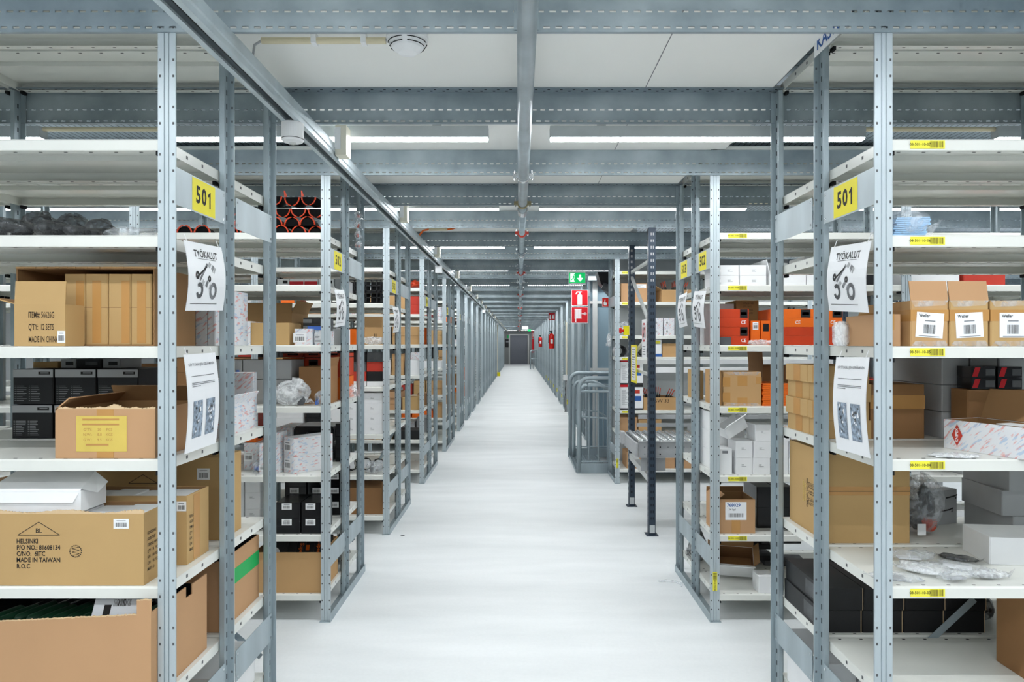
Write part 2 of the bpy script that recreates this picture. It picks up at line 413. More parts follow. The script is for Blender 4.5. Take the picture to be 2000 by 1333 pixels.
# ------------------------------------------------------------------ shelving racks
def post_mesh(kind, h, far=False):
    """T section: 50 mm flange across X, hollow web toward the shelf. kind 'A' web to +y, 'C' web to -y, 'B' both"""
    b = MB(); W = .025; g = .004
    def flange(y0, y1, faceside):
        b.prism([(-W, y0), (W, y0), (W, y1), (-W, y1)], 0, h, 'galv')
        # the two raised ribs that leave the centre groove
        yf = y0 - .0022 if faceside < 0 else y1
        for x0, x1 in ((-W, -.008), (-.0045, .0045), (.008, W)):
            b.box((x0, yf, 0), (x1, yf + .0022, h), 'galv_light' if kind == 'A' else 'galv')  # paler ribs on front posts only: shade on the others is put into colour
        if not far:
            z = .06
            while z < h - .03:
                for dz in (0, .046):
                    for x in (-.019, .019):
                        yy = yf - .0004 if faceside < 0 else yf + .0022
                        b.box((x - .0026, yy, z + dz - .0036), (x + .0026, yy + .0004, z + dz + .0036), 'grey_soft')
                z += .134
    def web(y0, y1):
        b.box((-.008, y0, 0), (.008, y1, h), 'galv')
        if not far:
            yc = (y0 + y1) / 2; z = .03
            while z < h - .03:
                for x in (-.0085, .0081): b.box((x, yc - .003, z), (x + .0004, yc + .003, z + .018), 'hole')
                z += .047
    if kind == 'A': flange(.0022, .0045, -1); web(.0045, .04)
    elif kind == 'C': flange(-.0045, -.0022, 1); web(-.04, -.0045)
    else: flange(-.002, .002, -1); web(-.04, -.0042); web(.002, .04)
    return b.mesh('upright')
PM = {}
def pm(kind, far):
    if (kind, far) not in PM: PM[(kind, far)] = post_mesh(kind, ZT - .013, far)
    return PM[(kind, far)]
SHM = {}
def shelf_mesh(d, wd=.974):
    k = (round(d, 3), wd)
    if k in SHM: return SHM[k]
    b = MB(); x0, x1 = -wd / 2, wd / 2; t = .0015
    b.prism([(0, -.005), (.005, 0), (d - .005, 0), (d, -.005), (d, -.033), (d - t, -.033), (d - t, -.0055), (d - .006, -t), (.006, -t), (t, -.0055), (t, -.033), (0, -.033)], x0, x1, 'shelf', 'x')
    b.box((x0, .002, -.0335), (x1, .028, -.032), 'shelf'); b.box((x0, d - .028, -.0335), (x1, d - .002, -.032), 'shelf')
    for a, c in ((x0, x0 + t), (x1 - t, x1)): b.box((a, .002, -.033), (c, d - .002, -.002), 'shelf')
    b.box((x0 + .002, d / 2 - .03, -.018), (x1 - .002, d / 2 + .03, -.0016), 'shelf')
    n = int(wd / .072)
    for i in range(n):
        x = x0 + .04 + i * .072
        for yy, z in ((.015, .0001), (d - .015, .0001), (.015, -.0341), (d - .015, -.0341)):
            b.box((x - .005, yy - .0025, z), (x + .005, yy + .0025, z + .0004), 'hole')
    for xx in (x0 - .0004, x1):
        for yy in (d * .36, d * .62): b.box((xx, yy - .005, -.021), (xx + .0004, yy + .005, -.011), 'grey_soft')
    for xx in (x0 + .012, x1 - .022):     # dark clip feet under the corners
        for yy in (.0, d - .03): b.box((xx, yy + .002, -.046), (xx + .01, yy + .028, -.034), 'hole')
    SHM[k] = b.mesh('shelf'); return SHM[k]

def number_sticker(plate, txt, sx, yc, z, w_=.155, h_=.1):
    # face of the plate turned to the aisle
    b = MB(); u = (0, -sx, 0) if sx > 0 else (0, 1, 0)
    u = (0, 1, 0) if sx < 0 else (0, -1, 0); x = -sx * .0016
    b.rect((x, 0, 0), u, (0, 0, 1), w_, h_, 'yellow')
    n = len(txt); A, B = Vector(u), Vector((0, 0, 1))
    for i, ch in enumerate(txt):
        c = Vector((x - sx * .0004, 0, 0)) + A * ((i - (n - 1) / 2) * .038)
        if ch == '1': glyph_one(b, c, A, B, .052, 'ink')
        else: b.text(ch, c, u, (0, 0, 1), .072, 'ink', .03, .9)
    b.build('number_sticker', plate, (0, yc, z))

RACKS = {}
def rack(key, label, sx, X, ya, yc, nb, signs=(None, None), far=False, double=True, levels=LV, top=True, name='shelving_rack', first=1):
    """sx = -1 left of the aisle, +1 right; X = inner face distance of the uprights"""
    t = thing(name, label, 'shelving rack', (sx * (X + .025), ya, 0))
    L = yc - ya; mid = L / 2
    ps = [('A', 0), ('B', mid), ('C', L)] if double else [('A', 0), ('C', L)]
    for k in range(nb + 1):
        for kind, yy in ps:
            link(pm(kind, far or k > 1), 'upright', t, (sx * k, yy, .004))
    decks = [(.006, mid - .007), (mid + .007, L - .006)] if double else [(.006, L - .006)]
    for k in range(nb):
        for d0, d1 in decks:
            me = shelf_mesh(d1 - d0)
            for z in list(levels) + ([ZT + .026] if top else []):
                link(me, 'shelf', t, (sx * (k + .5 + .0), d0, z))
    # floor rail along the end and joining plates
    b = MB(); s = sx
    xs = sorted((-s * .0285, -s * .0255)); xl = sorted((-s * .0255, s * .03))
    b.box((xs[0], -.012, 0), (xs[1], L + .012, .045), 'galv'); b.box((xl[0], -.012, 0), (xl[1], L + .012, .003), 'galv')
    b.build('floor_rail', t)
    for z, sg in ((.325, False), (1.905, True)):
        for q, (y0, y1) in enumerate([(.012, mid - .045), (mid + .045, L - .012)] if double else [(.012, L - .012)]):
            pb = MB().box((-.0012, y0, -.054), (.0012, y1, .054), 'galv_light' if sg else 'galv')
            for yy in (y0 + .012, y1 - .012):
                for zz in (-.04, .04): pb.box((-s * .0012 - .0012, yy - .004, zz - .004), (-s * .0012 + .0012, yy + .004, zz + .004), 'steel')
            p = pb.build('number_plate' if sg else 'joining_plate', t, (-s * .0105, 0, z))
            if sg and signs[min(q, 1)]: number_sticker(p, signs[q], sx, (y0 + y1) / 2 + (.02 if sx < 0 else .02), 0)
    RACKS[key] = (t, sx, X, ya, yc)
    return t

ON = [(-.0, 0), (0, 0)]
for i, (ya, yc) in enumerate(ROWS):
    num = str(501 + i)
    for sx, sn in ((-1, 'left'), (1, 'right')):
        if sx == 1 and i in (2, 3, 4, 5): continue
        X = .984 if sx < 0 else .996
        if i == 0: X = .972 if sx < 0 else 1.006
        nb = [2, 3, 4, 4, 3, 3, 2, 2][i] if i < 8 else 1
        if sx == 1 and i == 1: sg = ('502', '503')
        elif i < 6 or sx > 0 and i < 8: sg = (num, None)
        else: sg = (None, None)
        if i < 3 and not (sx == 1 and i == 2): lab = f'galvanised white-shelved rack {sn} of the aisle with its yellow row sign, {ordn[i]} from the front'
        else: lab = f'galvanised shelving rack {sn} of the aisle, {ordn[i]} row from the front'
        rack(('L' if sx < 0 else 'R') + str(i), lab, sx, X, ya, yc, nb, sg, i > 3)
LVR = [CAMH - 1.30, CAMH - .925, CAMH - .69, CAMH - .138, CAMH + .085, CAMH + .436, CAMH + .755]
rk = rack('R3', 'single-depth galvanised rack with grey back panels beyond the roller conveyor', 1, .994, 7.08, 7.60, 3, double=False, levels=LVR, top=False)
MB().box((.03, .528, .05), (3.0, .532, 2.45), 'back_panel').build('back_panel', rk)
rack('R4', 'galvanised shelving rack just past the stairwell on the right', 1, .996, 10.3, 11.2, 1, far=True)
rack('R5', 'galvanised shelving rack second past the stairwell on the right', 1, .996, 11.6, 12.4, 1, far=True)

# yellow location labels on the shelf lips of the right-hand racks
def lip_label(txt, x, y, z, w_=.098, h_=.023):
    b = MB(); b.rect((0, 0, 0), (1, 0, 0), (0, 0, 1), w_, h_, 'label_yellow')
    b.text(txt, (-w_ * .22, -.0004, 0), (1, 0, 0), (0, 0, 1), h_ * .48, 'ink', .01, 1.0)
    b.barcode((w_ * .26, -.0004, 0), (1, 0, 0), (0, 0, 1), w_ * .4, h_ * .8, 'ink_brown', 16)
    return b.mesh('location_label')
for n, key in ((501, 'R0'), (502, 'R1')):
    t, sx, X, ya, yc = RACKS[key]
    for q in range(7):
        m = lip_label(f'08-{n}-10-0{q + 1}', 0, 0, 0)
        if q == 0: link(m, 'location_label', t, (.0, -.0016, .19 + .02), (0, R(-90), 0))
        else: link(m, 'location_label', t, (.127 if n == 501 else .12, .0045, LV[q] - .0165))
t = RACKS['R3'][0]; m = lip_label('08-504-10-01', 0, 0, 0)
for z in LVR[1:]: link(m, 'location_label', t, (.1, .0045, z - .0165))
link(m, 'location_label', t, (0, -.0016, .21), (0, R(-90), 0))
for key in RACKS:
    if key[0] == 'R' and int(key[1:]) > 5 and int(key[1:]) < 14:
        link(m, 'location_label', RACKS[key][0], (0, -.0016, .21), (0, R(-90), 0))
        
# diagonal braces behind some bays
def brace(key, x0, z0, x1, z1, y):
    t, sx, X, ya, yc = RACKS[key]; o = t.location
    b = MB(); a = Vector((x0 - o.x, 0, z0)); c = Vector((x1 - o.x, 0, z1)); d = (c - a).normalized(); n = Vector((-d.z, 0, d.x)) * .012
    b.prism([(p.x, p.z) for p in (a - n, c - n, c + n, a + n)], y - ya - .001, y - ya + .001, 'galv', 'y')
    b.build('diagonal_brace', t)
brace('R0', PX(1820, 2.3), PZ(1258, 2.32), PX(1905, 2.32), PZ(1172, 2.32), 2.325)
brace('R0', PX(1905, 2.9), 1.2, 2.9, 2.3, 2.722)
brace('L2', PX(706, 5.6), .2, PX(765, 5.6), .72, 5.67)
brace('L1', -1.05, .2, -1.98, 1.1, 4.33)
brace('R1', PX(1410, 3.9), PZ(1100, 3.9), PX(1450, 3.9), PZ(1062, 3.9), 3.945)
brace('L0', -1.03, .2, -1.96, 1.0, 2.722)
# ------------------------------------------------------------------ along the ceiling
b = MB()
x0, x1, z0, z1 = -.872, -.806, 2.268, 2.328
prof = [(x0, z1), (x1, z1), (x1, z1 - .018), (x1 + .004, z1 - .022), (x1 + .004, z0 + .022), (x1, z0 + .018), (x1, z0), (x1 - .018, z0), (x1 - .018, z0 + .008), (x1 - .015, z0 + .008), (x1 - .015, z0 + .003), (x1 - .003, z0 + .003), (x1 - .003, z1 - .003),
        (x0 + .003, z1 - .003), (x0 + .003, z0 + .003), (x0 + .015, z0 + .003), (x0 + .015, z0 + .008), (x0 + .018, z0 + .008), (x0 + .018, z0), (x0, z0)]
b.prism(prof, -4.5, 47.0, 'galv_light', 'y')
trunk = tag(b.build('cable_trunking'), 'long galvanised cable trunking running down the left side under the beams', 'cable trunking')
MB().tube([(-.84, -4.4, 2.292), (-.84, 46.9, 2.292)], .009, 'black', 6).tube([(-.858, .8, 2.285), (-.858, 1.4, 2.285)], .004, 'orange', 6).build('cable', trunk)
yy = .4; sb = MB()
while yy < 14:
    sb.box((-.846, yy, z1 - .0036), (-.832, yy + .06, z1 - .0031), 'paint_grey'); yy += .12
sb.build('slot_strip', trunk)
JB = MB().box((-.024, 0, -.07), (.024, .075, .06), 'ivory').box((-.026, -.004, -.045), (.0, 0, .05), 'white').lathe([(.008, .06), (.008, .075)], 'white', 10, (.0, .03, 0)).mesh('junction_box')
JW = MB().tube([(0, .03, .07), (-.02, .035, .13), (-.03, .04, .17)], .005, 'ivory', 6).tube([(.012, .03, .07), (.0, .035, .13), (-.012, .04, .17)], .005, 'ivory', 6).mesh('wire')
for j, ay in enumerate(aisles[:24]):
    t = thing('junction_box', f'white junction box against the cable trunking in the {ordn[j]} aisle', 'junction box', (-.778, ay - .17, 2.345), 0, 'junction boxes along the trunking')
    link(JB, 'housing', t); link(JW, 'wire', t, (0, 0, -.055))
SN = MB().lathe([(.040, 0), (.040, -.062), (.036, -.068), (.012, -.072)], 'white', 28)
SN.lathe([(.0405, -.058), (.0405, -.060)], 'hole', 28)
SNM = SN.mesh('sensor_housing', )
SQ = MB().box((-.035, -.02, -.075), (.035, .03, 0), 'white').box((-.03, -.022, -.07), (.03, -.02, -.01), 'paper').mesh('housing')
for (sy, sq, lab) in ((2.53, 0, 'round white presence sensor hanging under the cable trunking'), (7.13, 1, 'first square white sensor box under the cable trunking'), (16.2, 1, 'second square white sensor box under the cable trunking'), (26.5, 1, 'third square white sensor box under the cable trunking')):
    t = thing('presence_sensor', lab, 'sensor', (-.84, sy, 2.267))
    link(SQ if sq else SNM, 'housing', t)
    if not sq: MB().lathe([(.014, -.0715), (.012, -.077), (.004, -.079)], 'paint_grey', 14).build('lens', t)

# water pipe with clamps
t = thing('sprinkler_pipe', 'long galvanised water pipe running down the middle under the beams', 'pipe', (.021, 0, 2.297))
MB().tube([(0, -4.4, 0), (0, 4.1, 0)], .027, 'galv', 24).tube([(0, 4.1, 0), (0, 46.5, 0)], .0235, 'galv', 20).build('pipe', t, smooth=True)
def clamp(mat):
    b = MB().lathe([(.031, -.016), (.034, -.012), (.034, .012), (.031, .016)], mat, 24, (0, 0, 0), 'y')
    for s in (-1, 1):
        b.box((min(s * .030, s * .052), -.012, -.01), (max(s * .030, s * .052), .012, .012), mat)
        b.tube([(s * .044, 0, -.02), (s * .044, 0, .03)], .0045, 'steel', 8)
    return b.mesh('pipe_clamp')
CL = {m: clamp(m) for m in ('galv_dark', 'red_clamp', 'steel', 'brass')}
SLV = MB().tube([(0, -.06, 0), (0, .06, 0)], .032, 'steel', 20).mesh('pipe_sleeve')
for (yy, m) in ((3.45, 'steel'), (4.12, 'brass'), (5.22, 'red_clamp'), (6.25, 'galv_dark'), (7.5, 'galv_dark'), (8.15, 'red_clamp'), (9.3, 'steel')):
    link(CL[m], 'pipe_clamp', t, (0, yy, 0))
link(SLV, 'pipe_sleeve', t, (0, 4.35, 0)); link(SLV, 'pipe_sleeve', t, (0, 6.45, 0))
yy = 10.4; k = 0
while yy < 46: link(CL[('steel', 'red_clamp', 'galv_dark')[k % 3]], 'pipe_clamp', t, (0, yy, 0)); yy += 1.35 + .1 * (k % 3); k += 1
MB().tube([(0, 33.0, .0), (-.25, 33.0, -.01), (-.80, 33.0, .0)], .02, 'galv_dark', 10).lathe([(.04, 32.97), (.04, 33.03)], 'red_clamp', 12, (-.05, 0, 0), 'y').build('branch_pipe', t)
MB().tube([(-.8, 46.3, -.05), (.8, 46.3, -.05)], .025, 'galv_dark', 10).build('branch_pipe', t)

def detector(x, y_, s, lab):
    t = thing('smoke_detector', lab, 'smoke detector', (x, y_, ZT + .001))
    b = MB().lathe([(.052 * s, 0), (.056 * s, -.006), (.056 * s, -.026 * s), (.050 * s, -.036 * s), (.040 * s, -.050 * s), (.024 * s, -.062 * s), (.004, -.066 * s)], 'white', 36)
    b.build('housing', t, smooth=False)
    g = MB()
    for q in range(4):
        a0 = R(90 * q + 8); a1 = R(90 * q + 82)
        for rr, zz in ((.0515, -.036 * s), (.0455, -.045 * s)):
            pts = [(rr * s * math.cos(a0 + (a1 - a0) * i / 8), rr * s * math.sin(a0 + (a1 - a0) * i / 8), zz) for i in range(9)]
            g.tube(pts, .0014, 'hole', 5)
    g.build('vent_slot', t)
    return t
detector(-.36, 2.2, 1.2, 'white round smoke detector on the ceiling panel near the front')
detector(-.50, 5.72, .8, 'small white smoke detector on the ceiling between the 503 racks')
t = thing('cable_conduit', 'cream conduit on the ceiling leading to the front smoke detector', 'conduit', (-.63, 2.2, 2.428))
MB().tube([(-.20, 0, 0), (.20, 0, 0)], .0105, 'conduit', 12).build('pipe', t)
for x in (-.03, .13): MB().box((x - .008, -.015, -.013), (x + .008, .015, .022), 'white').build('clip', t)
MB().tube([(-.2, 0, 0), (-.225, .005, -.012), (-.235, .01, -.06), (-.235, .015, -.11)], .004, 'grey_box', 8).tube([(.2, 0, 0), (.215, -.01, .012), (.232, -.012, .014)], .004, 'grey_box', 8).build('cable', t)
t = thing('cable_conduit', 'short cream conduit with orange flexible ends beside the small smoke detector', 'conduit', (-.7, 5.9, 2.440))
MB().tube([(-.08, 0, 0), (.08, 0, 0)], .012, 'conduit', 10).build('pipe', t)
MB().tube([(-.08, 0, 0), (-.13, 0, -.01), (-.17, 0, -.06)], .008, 'orange', 8).tube([(.08, 0, 0), (.13, -.03, 0), (.16, -.1, .0)], .008, 'orange', 8).build('flexible_end', t)
t = thing('cable_conduit', 'long cream conduit crossing the ceiling beyond the 504 rack', 'conduit', (.05, 8.5, 2.44))
MB().tube([(-.85, 0, 0), (.82, 0, 0)], .014, 'conduit', 10).build('pipe', t)
for x in (-.63, -.08, .45): MB().box((x - .01, -.02, -.017), (x + .01, .02, .02), 'white').build('clip', t)

# ------------------------------------------------------------------ signs by the stairwell
def signboard(name, lab, cat, x0, x1, y_, zt, zb, draw, back=True, rz=0):
    t = thing(name, lab, cat, ((x0 + x1) / 2, y_, (zt + zb) / 2), rz)
    w_, h_ = x1 - x0, zt - zb
    MB().box((-w_ / 2, 0, -h_ / 2), (w_ / 2, .006, h_ / 2), 'red' if back else 'white').build('board', t)
    b = MB(); draw(b, w_, h_); b.build('pictogram', t)
    return t
U, V = (1, 0, 0), (0, 0, 1)
def bordered(b, w_, h_, col):
    b.rect((0, -.0008, 0), U, V, w_, h_, 'white'); b.rect((0, -.0012, 0), U, V, w_ * .95, h_ * .95, col)
def P2(b, pts, mat, w_, h_, y_=-.0018): b.face([(p[0] * w_, y_, p[1] * h_) for p in pts], mat)
def ext_icon(b, w_, h_):
    bordered(b, w_, h_, 'red')
    P2(b, [(-.14, -.42), (.14, -.42), (.14, .16), (.08, .24), (-.08, .24), (-.14, .16)], 'white', w_, h_)
    P2(b, [(-.05, .24), (.05, .24), (.05, .36), (-.05, .36)], 'white', w_, h_)
    P2(b, [(-.26, .24), (-.18, .40), (.12, .40), (.12, .35), (-.14, .34), (-.21, .22)], 'white', w_, h_)
def hose_icon(b, w_, h_):
    bordered(b, w_, h_, 'red')
    for i in range(7):
        x = -.30 + i * .058; P2(b, [(x, -.18), (x + .045, -.18), (x + .045, .34), (x, .34)], 'white', w_, h_)
    P2(b, [(-.31, .34), (.11, .34), (.11, .38), (-.31, .38)], 'white', w_, h_); P2(b, [(-.31, -.22), (.11, -.22), (.11, -.18), (-.31, -.18)], 'white', w_, h_)
    P2(b, [(-.26, -.42), (-.21, -.42), (-.21, -.2), (-.26, -.2)], 'white', w_, h_); P2(b, [(.11, .06), (.24, .06), (.24, .1), (.11, .1)], 'white', w_, h_)
    n = 14
    for i in range(n):
        a0, a1 = 2 * math.pi * i / n, 2 * math.pi * (i + 1) / n
        P2(b, [(.32 + .09 * math.cos(a0), .08 + .09 * math.sin(a0)), (.32 + .09 * math.cos(a1), .08 + .09 * math.sin(a1)), (.32 + .06 * math.cos(a1), .08 + .06 * math.sin(a1)), (.32 + .06 * math.cos(a0), .08 + .06 * math.sin(a0))], 'white', w_, h_)
    P2(b, [(.24, .065), (.40, .065), (.40, .095), (.24, .095)], 'white', w_, h_); P2(b, [(.305, 0), (.335, 0), (.335, .16), (.305, .16)], 'white', w_, h_)
def alarm_icon(b, w_, h_):
    bordered(b, w_, h_, 'red_fire')
    P2(b, [(-.34, -.36), (-.1, -.36), (-.08, -.06), (-.2, .0), (-.3, .06), (-.36, -.05)], 'white', w_, h_)
    P2(b, [(-.3, .02), (-.22, .02), (-.2, .3), (-.27, .3)], 'white', w_, h_)
    for k in range(3):
        x = .08 + k * .12; P2(b, [(x, -.34), (x + .1, -.3), (x + .06, -.02), (x + .12, .3), (x - .02, .1), (x - .03, -.15)], 'white', w_, h_)
def two_icon(b, w_, h_):
    bordered(b, w_, h_, 'red')
    P2(b, [(-.34, -.36), (-.14, -.36), (-.14, .14), (-.2, .22), (-.28, .22), (-.34, .14)], 'white', w_, h_)
    for k in range(3):
        x = .1 + k * .1; P2(b, [(x, -.34), (x + .08, -.3), (x + .05, -.02), (x + .1, .3), (x - .02, .1), (x - .03, -.15)], 'white', w_, h_)
SY = 8.90
t = signboard('fire_sign', 'red fire extinguisher sign hanging above the hose reel sign', 'sign', PX(1116, SY), PX(1148.5, SY), SY, PZ(566.5, SY), PZ(598, SY), ext_icon)
MB().box((.0, .006, .02), (.135, .07, .04), 'galv').build('bracket', t)
t = signboard('fire_sign', 'red fire hose reel sign below the fire extinguisher sign', 'sign', PX(1116, SY), PX(1148.5, SY), SY, PZ(600, SY), PZ(631.5, SY), hose_icon)
MB().box((.0, .006, .02), (.135, .07, .04), 'galv').build('bracket', t)
signboard('fire_alarm_sign', 'small red alarm button sign with a pressing hand on the rack post by the stairwell', 'sign', PX(1175, 7.66), PX(1197, 7.66), 7.62, PZ(582, 7.66), PZ(600, 7.66), alarm_icon)
t = signboard('fire_sign', 'small red sign with extinguisher and flames high on the right rack ends', 'sign', .83, 1.02, 19.3, PZ(611, 19.3), PZ(626, 19.3), two_icon)
t = signboard('fire_sign', 'distant red fire sign beside the far door', 'sign', PX(1038.5, 48), PX(1043, 48), 48.29, PZ(645, 48), PZ(661, 48), two_icon)
# exit sign
EY = 8.2
t = thing('exit_sign', 'lit green emergency exit sign with a running figure and a down arrow', 'exit sign', (PX(1127, EY), EY, PZ(543, EY)))
w_, h_ = (33 * EY / F), (22 * EY / F)
MB().box((-w_ / 2, 0, -h_ / 2 - .006), (w_ / 2, .04, h_ / 2 + .012), 'white').build('housing', t)
MB().box((-w_ / 2 - .004, -.003, -h_ / 2 - .014), (w_ / 2 + .004, .012, -h_ / 2 - .006), 'steel').build('rail', t)
b = MB().rect((0, -.0015, 0), U, V, w_ * .97, h_ * .9, 'exit_green')
b.rect((-.27 * w_, -.002, .02 * h_), U, V, w_ * .26, h_ * .74, 'exit_white')
for pts in ([(.12, .28), (.24, .28), (.24, -.02), (.36, -.02), (.18, -.34), (.0, -.02), (.12, -.02)],): P2(b, pts, 'exit_white', w_, h_, -.0022)
for pts in ([(-.27, .12), (-.18, .2), (-.13, .05), (-.2, -.06)], [(-.2, -.04), (-.14, -.05), (-.12, -.3), (-.17, -.3)], [(-.24, .0), (-.2, -.08), (-.34, -.24), (-.37, -.18)], [(-.29, .13), (-.26, .17), (-.38, .08), (-.37, .03)], [(-.2, .2), (-.12, .2), (-.12, .32), (-.2, .32)]):
    P2(b, pts, 'exit_green', w_, h_, -.0026)
b.build('pictogram', t)
MB().tube([(0, .02, h_ / 2 + .01), (0, .02, ZB - PZ(543, EY))], .006, 'steel', 8).build('hanger', t)
t = thing('exit_sign', 'small distant green exit sign by the far door', 'exit sign', (PX(1034, 42), 42, PZ(645.5, 42)))
MB().box((-.1, 0, -.06), (.1, .03, .06), 'exit_green').build('housing', t)
MB().tube([(0, .015, .06), (0, .015, ZB - PZ(645.5, 42))], .008, 'steel', 6).build('hanger', t)
t = thing('hanging_display', 'distant white lit display hanging under the beams near the far door', 'display', (PX(1025.5, 35), 35, PZ(640, 35)))
MB().box((-.17, 0, -.1), (.17, .05, .1), 'paint_grey').box((-.15, -.002, -.08), (.15, 0, .08), 'screen').build('housing', t)
MB().tube([(0, .02, .1), (0, .02, ZB - PZ(640, 35))], .012, 'steel', 6).build('hanger', t)
t = tag(MB().box((PX(986, YEND), YEND - .04, PZ(678, YEND)), (PX(995.5, YEND), YEND - .001, PZ(663, YEND)), 'black').rect((PX(991, YEND), YEND - .041, PZ(668, YEND)), U, V, .2, .1, 'grey_print').build('notice_board'), 'black notice board on the far wall left of the door', 'notice board')
tag(MB().box((PX(991, YEND), YEND - .02, PZ(661, YEND)), (PX(996, YEND), YEND - .001, PZ(655, YEND)), 'green').build('first_aid_sign'), 'small green sign on the far wall above the black notice board', 'sign')
tag(MB().box((PX(1039, YEND), YEND - .05, PZ(690, YEND)), (PX(1043, YEND), YEND - .001, PZ(662, YEND)), 'red').build('hose_cabinet'), 'narrow red hose cabinet on the far wall right of the door', 'hose cabinet')

def extinguisher(x, y_, zb, h, lab):
    t = thing('fire_extinguisher', lab, 'fire extinguisher', (x, y_, zb)); s = h / .5; r = .075 * s
    MB().lathe([(r * .8, 0), (r, .015), (r, .36 * s), (r * .85, .40 * s), (r * .45, .425 * s), (r * .25, .43 * s)], 'red_fire', 20).build('cylinder', t, smooth=True)
    MB().lathe([(.018, .43 * s), (.018, .46 * s)], 'black', 10).box((-.06 * s, -.012, .46 * s), (.03, .012, .5 * s), 'black').build('valve', t)
    MB().tube([(-.03, -.02, .45 * s), (-r * 1.1, -.03, .40 * s), (-r * 1.15, -.03, .15 * s)], .011, 'black', 8).build('hose', t)
    MB().rect((-.0, -r - .001, .2 * s), U, V, r * .9, .12 * s, 'white').build('label_sticker', t)
    MB().box((-.02, r * .7, .2 * s), (.082, .097, .26 * s), 'steel').build('wall_bracket', t)
extinguisher(.915, 19.295, PZ(681, 19.6), .50, 'nearer of two red fire extinguishers hung on the right rack ends')
extinguisher(.915, 29.396, PZ(678, 29.4), .50, 'farther red fire extinguisher hung on the right rack ends')
t = thing('column_guard', 'yellow column foot guard with a white pipe rising from it, far left of the aisle', 'column guard', (-.93, 30.7, 0))
MB().box((-.14, -.1, 0), (.08, .08, .17), 'yellow').build('guard', t); MB().tube([(-.08, 0, .17), (-.08, 0, 2.3)], .05, 'ivory', 12).build('pipe', t)
t = thing('cable_riser', 'white cable riser with a junction box on the right rack ends', 'cable riser', (.955, 14.35, 0))
MB().tube([(.04, 0, .72), (.04, 0, 1.9)], .018, 'ivory', 10).build('conduit', t)
MB().box((-.03, -.03, .68), (.06, .03, .80), 'white').build('junction_box', t)
for k in range(5): MB().tube([(.01 + .01 * k, 0, .68), (.0 + .012 * (k * 7 % 5), .01, .5), (.04 - .012 * (k * 3 % 4), 0, .3), (.01 * k, 0, .02)], .005, 'black' if k % 2 else 'grey_box', 5).build('cable', t)

# ------------------------------------------------------------------ stairwell guard and stair
def bent(p, q, r_, n=7):
    """quarter bend points from vertical at p (top) turning toward q horizontally"""
    out = []
    d = 1 if q[0] > p[0] else -1
    for i in range(n + 1):
        a = math.pi / 2 * i / n
        out.append((p[0] + d * r_ * (1 - math.cos(a)), p[1], q[2] - r_ + r_ * math.sin(a)))
    return out
t = thing('stair_guard_rail', 'galvanised tubular guard rail round the stairwell on the right of the aisle', 'guard rail', (0, 0, 0))
for yy, zt_ in ((7.645, 1.065), (8.755, 1.075)):
    x0 = PX(1131.5, 7.62) if yy < 8 else .655
    pts = [(x0, yy, .02)] + bent((x0, yy, 0), (2, yy, zt_), .11) + [(3.3, yy, zt_)]
    MB().tube(pts, .024, 'galv', 16).build('rail', t, smooth=True)
    MB().tube([(x0, yy, zt_ - .15), (3.3, yy, zt_ - .15)], .014, 'galv', 10).build('mid_rail', t, smooth=True)
    bb = MB().tube([(x0, yy, .13), (3.3, yy, .13)], .01, 'galv', 8)
    x = x0 + .11
    while x < 3.3: bb.tube([(x, yy, .13), (x, yy, zt_ - .15)], .007, 'galv', 8); x += .105
    bb.build('balusters', t)
    MB().box((x0 - .03, yy - .012, 0), (3.3, yy + .004, .11), 'galv').build('toe_board', t)
    MB().tube([(3.3, yy, 0), (3.3, yy, zt_)], .024, 'galv', 12).build('post', t)
# stair handrails that start with a loop and run down to the right
st = thing('steel_stair', 'galvanised steel stair with grating treads going down through the floor opening', 'stair', (0, 0, 0))
sl = -.62
for yy in (7.78, 8.60):
    x0 = .69; zt_ = .98
    pts = [(x0, yy, .03)] + bent((x0, yy, 0), (2, yy, zt_), .10) + [(x0 + .22, yy, zt_ - .005), (x0 + .30, yy, zt_ - .03)] + [(x0 + .38 + d, yy, zt_ - .07 + sl * d) for d in (0, .5, 1.2, 1.9)]
    MB().tube(pts, .022, 'galv', 14).build('handrail', st, smooth=True)
    MB().tube([(x0, yy, .62), (x0 + .3, yy, .60), (x0 + .38, yy, .55), (x0 + 2.3, yy, .55 + sl * 1.92)], .011, 'galv', 8).build('mid_rail', st)
    for k in range(7):
        x = x0 + .42 + k * .26; z = zt_ - .09 + sl * (x - x0 - .38)
        MB().tube([(x, yy, z), (x, yy, z - .95)], .008, 'galv', 8).build('baluster', st)
    MB().prism([(1.02, -.02), (1.02, -.22), (3.3, -.22 + sl * 2.28), (3.3, -.02 + sl * 2.28)], yy - .03, yy - .022, 'galv', 'y').build('stringer', st)
def grate(x0, x1, y0, y1, z, nm, par):
    g = MB(); x = x0
    while x < x1: g.box((x, y0, z - .025), (x + .003, y1, z), 'galv'); x += .034
    yv = y0
    while yv <= y1: g.box((x0, yv, z - .02), (x1, yv + .003, z - .002), 'galv'); yv += .034
    g.box((x0 - .004, y0, z - .03), (x0, y1, z), 'galv'); g.box((x1, y0, z - .03), (x1 + .004, y1, z), 'galv')
    g.build(nm, par)
grate(.64, .985, 7.675, 8.725, .032, 'landing_grate', st)
k = 0
while 1.03 + k * .27 < 3.1:
    grate(1.03 + k * .27, 1.03 + k * .27 + .24, 7.80, 8.56, -.17 - k * .17, 'tread', st); k += 1

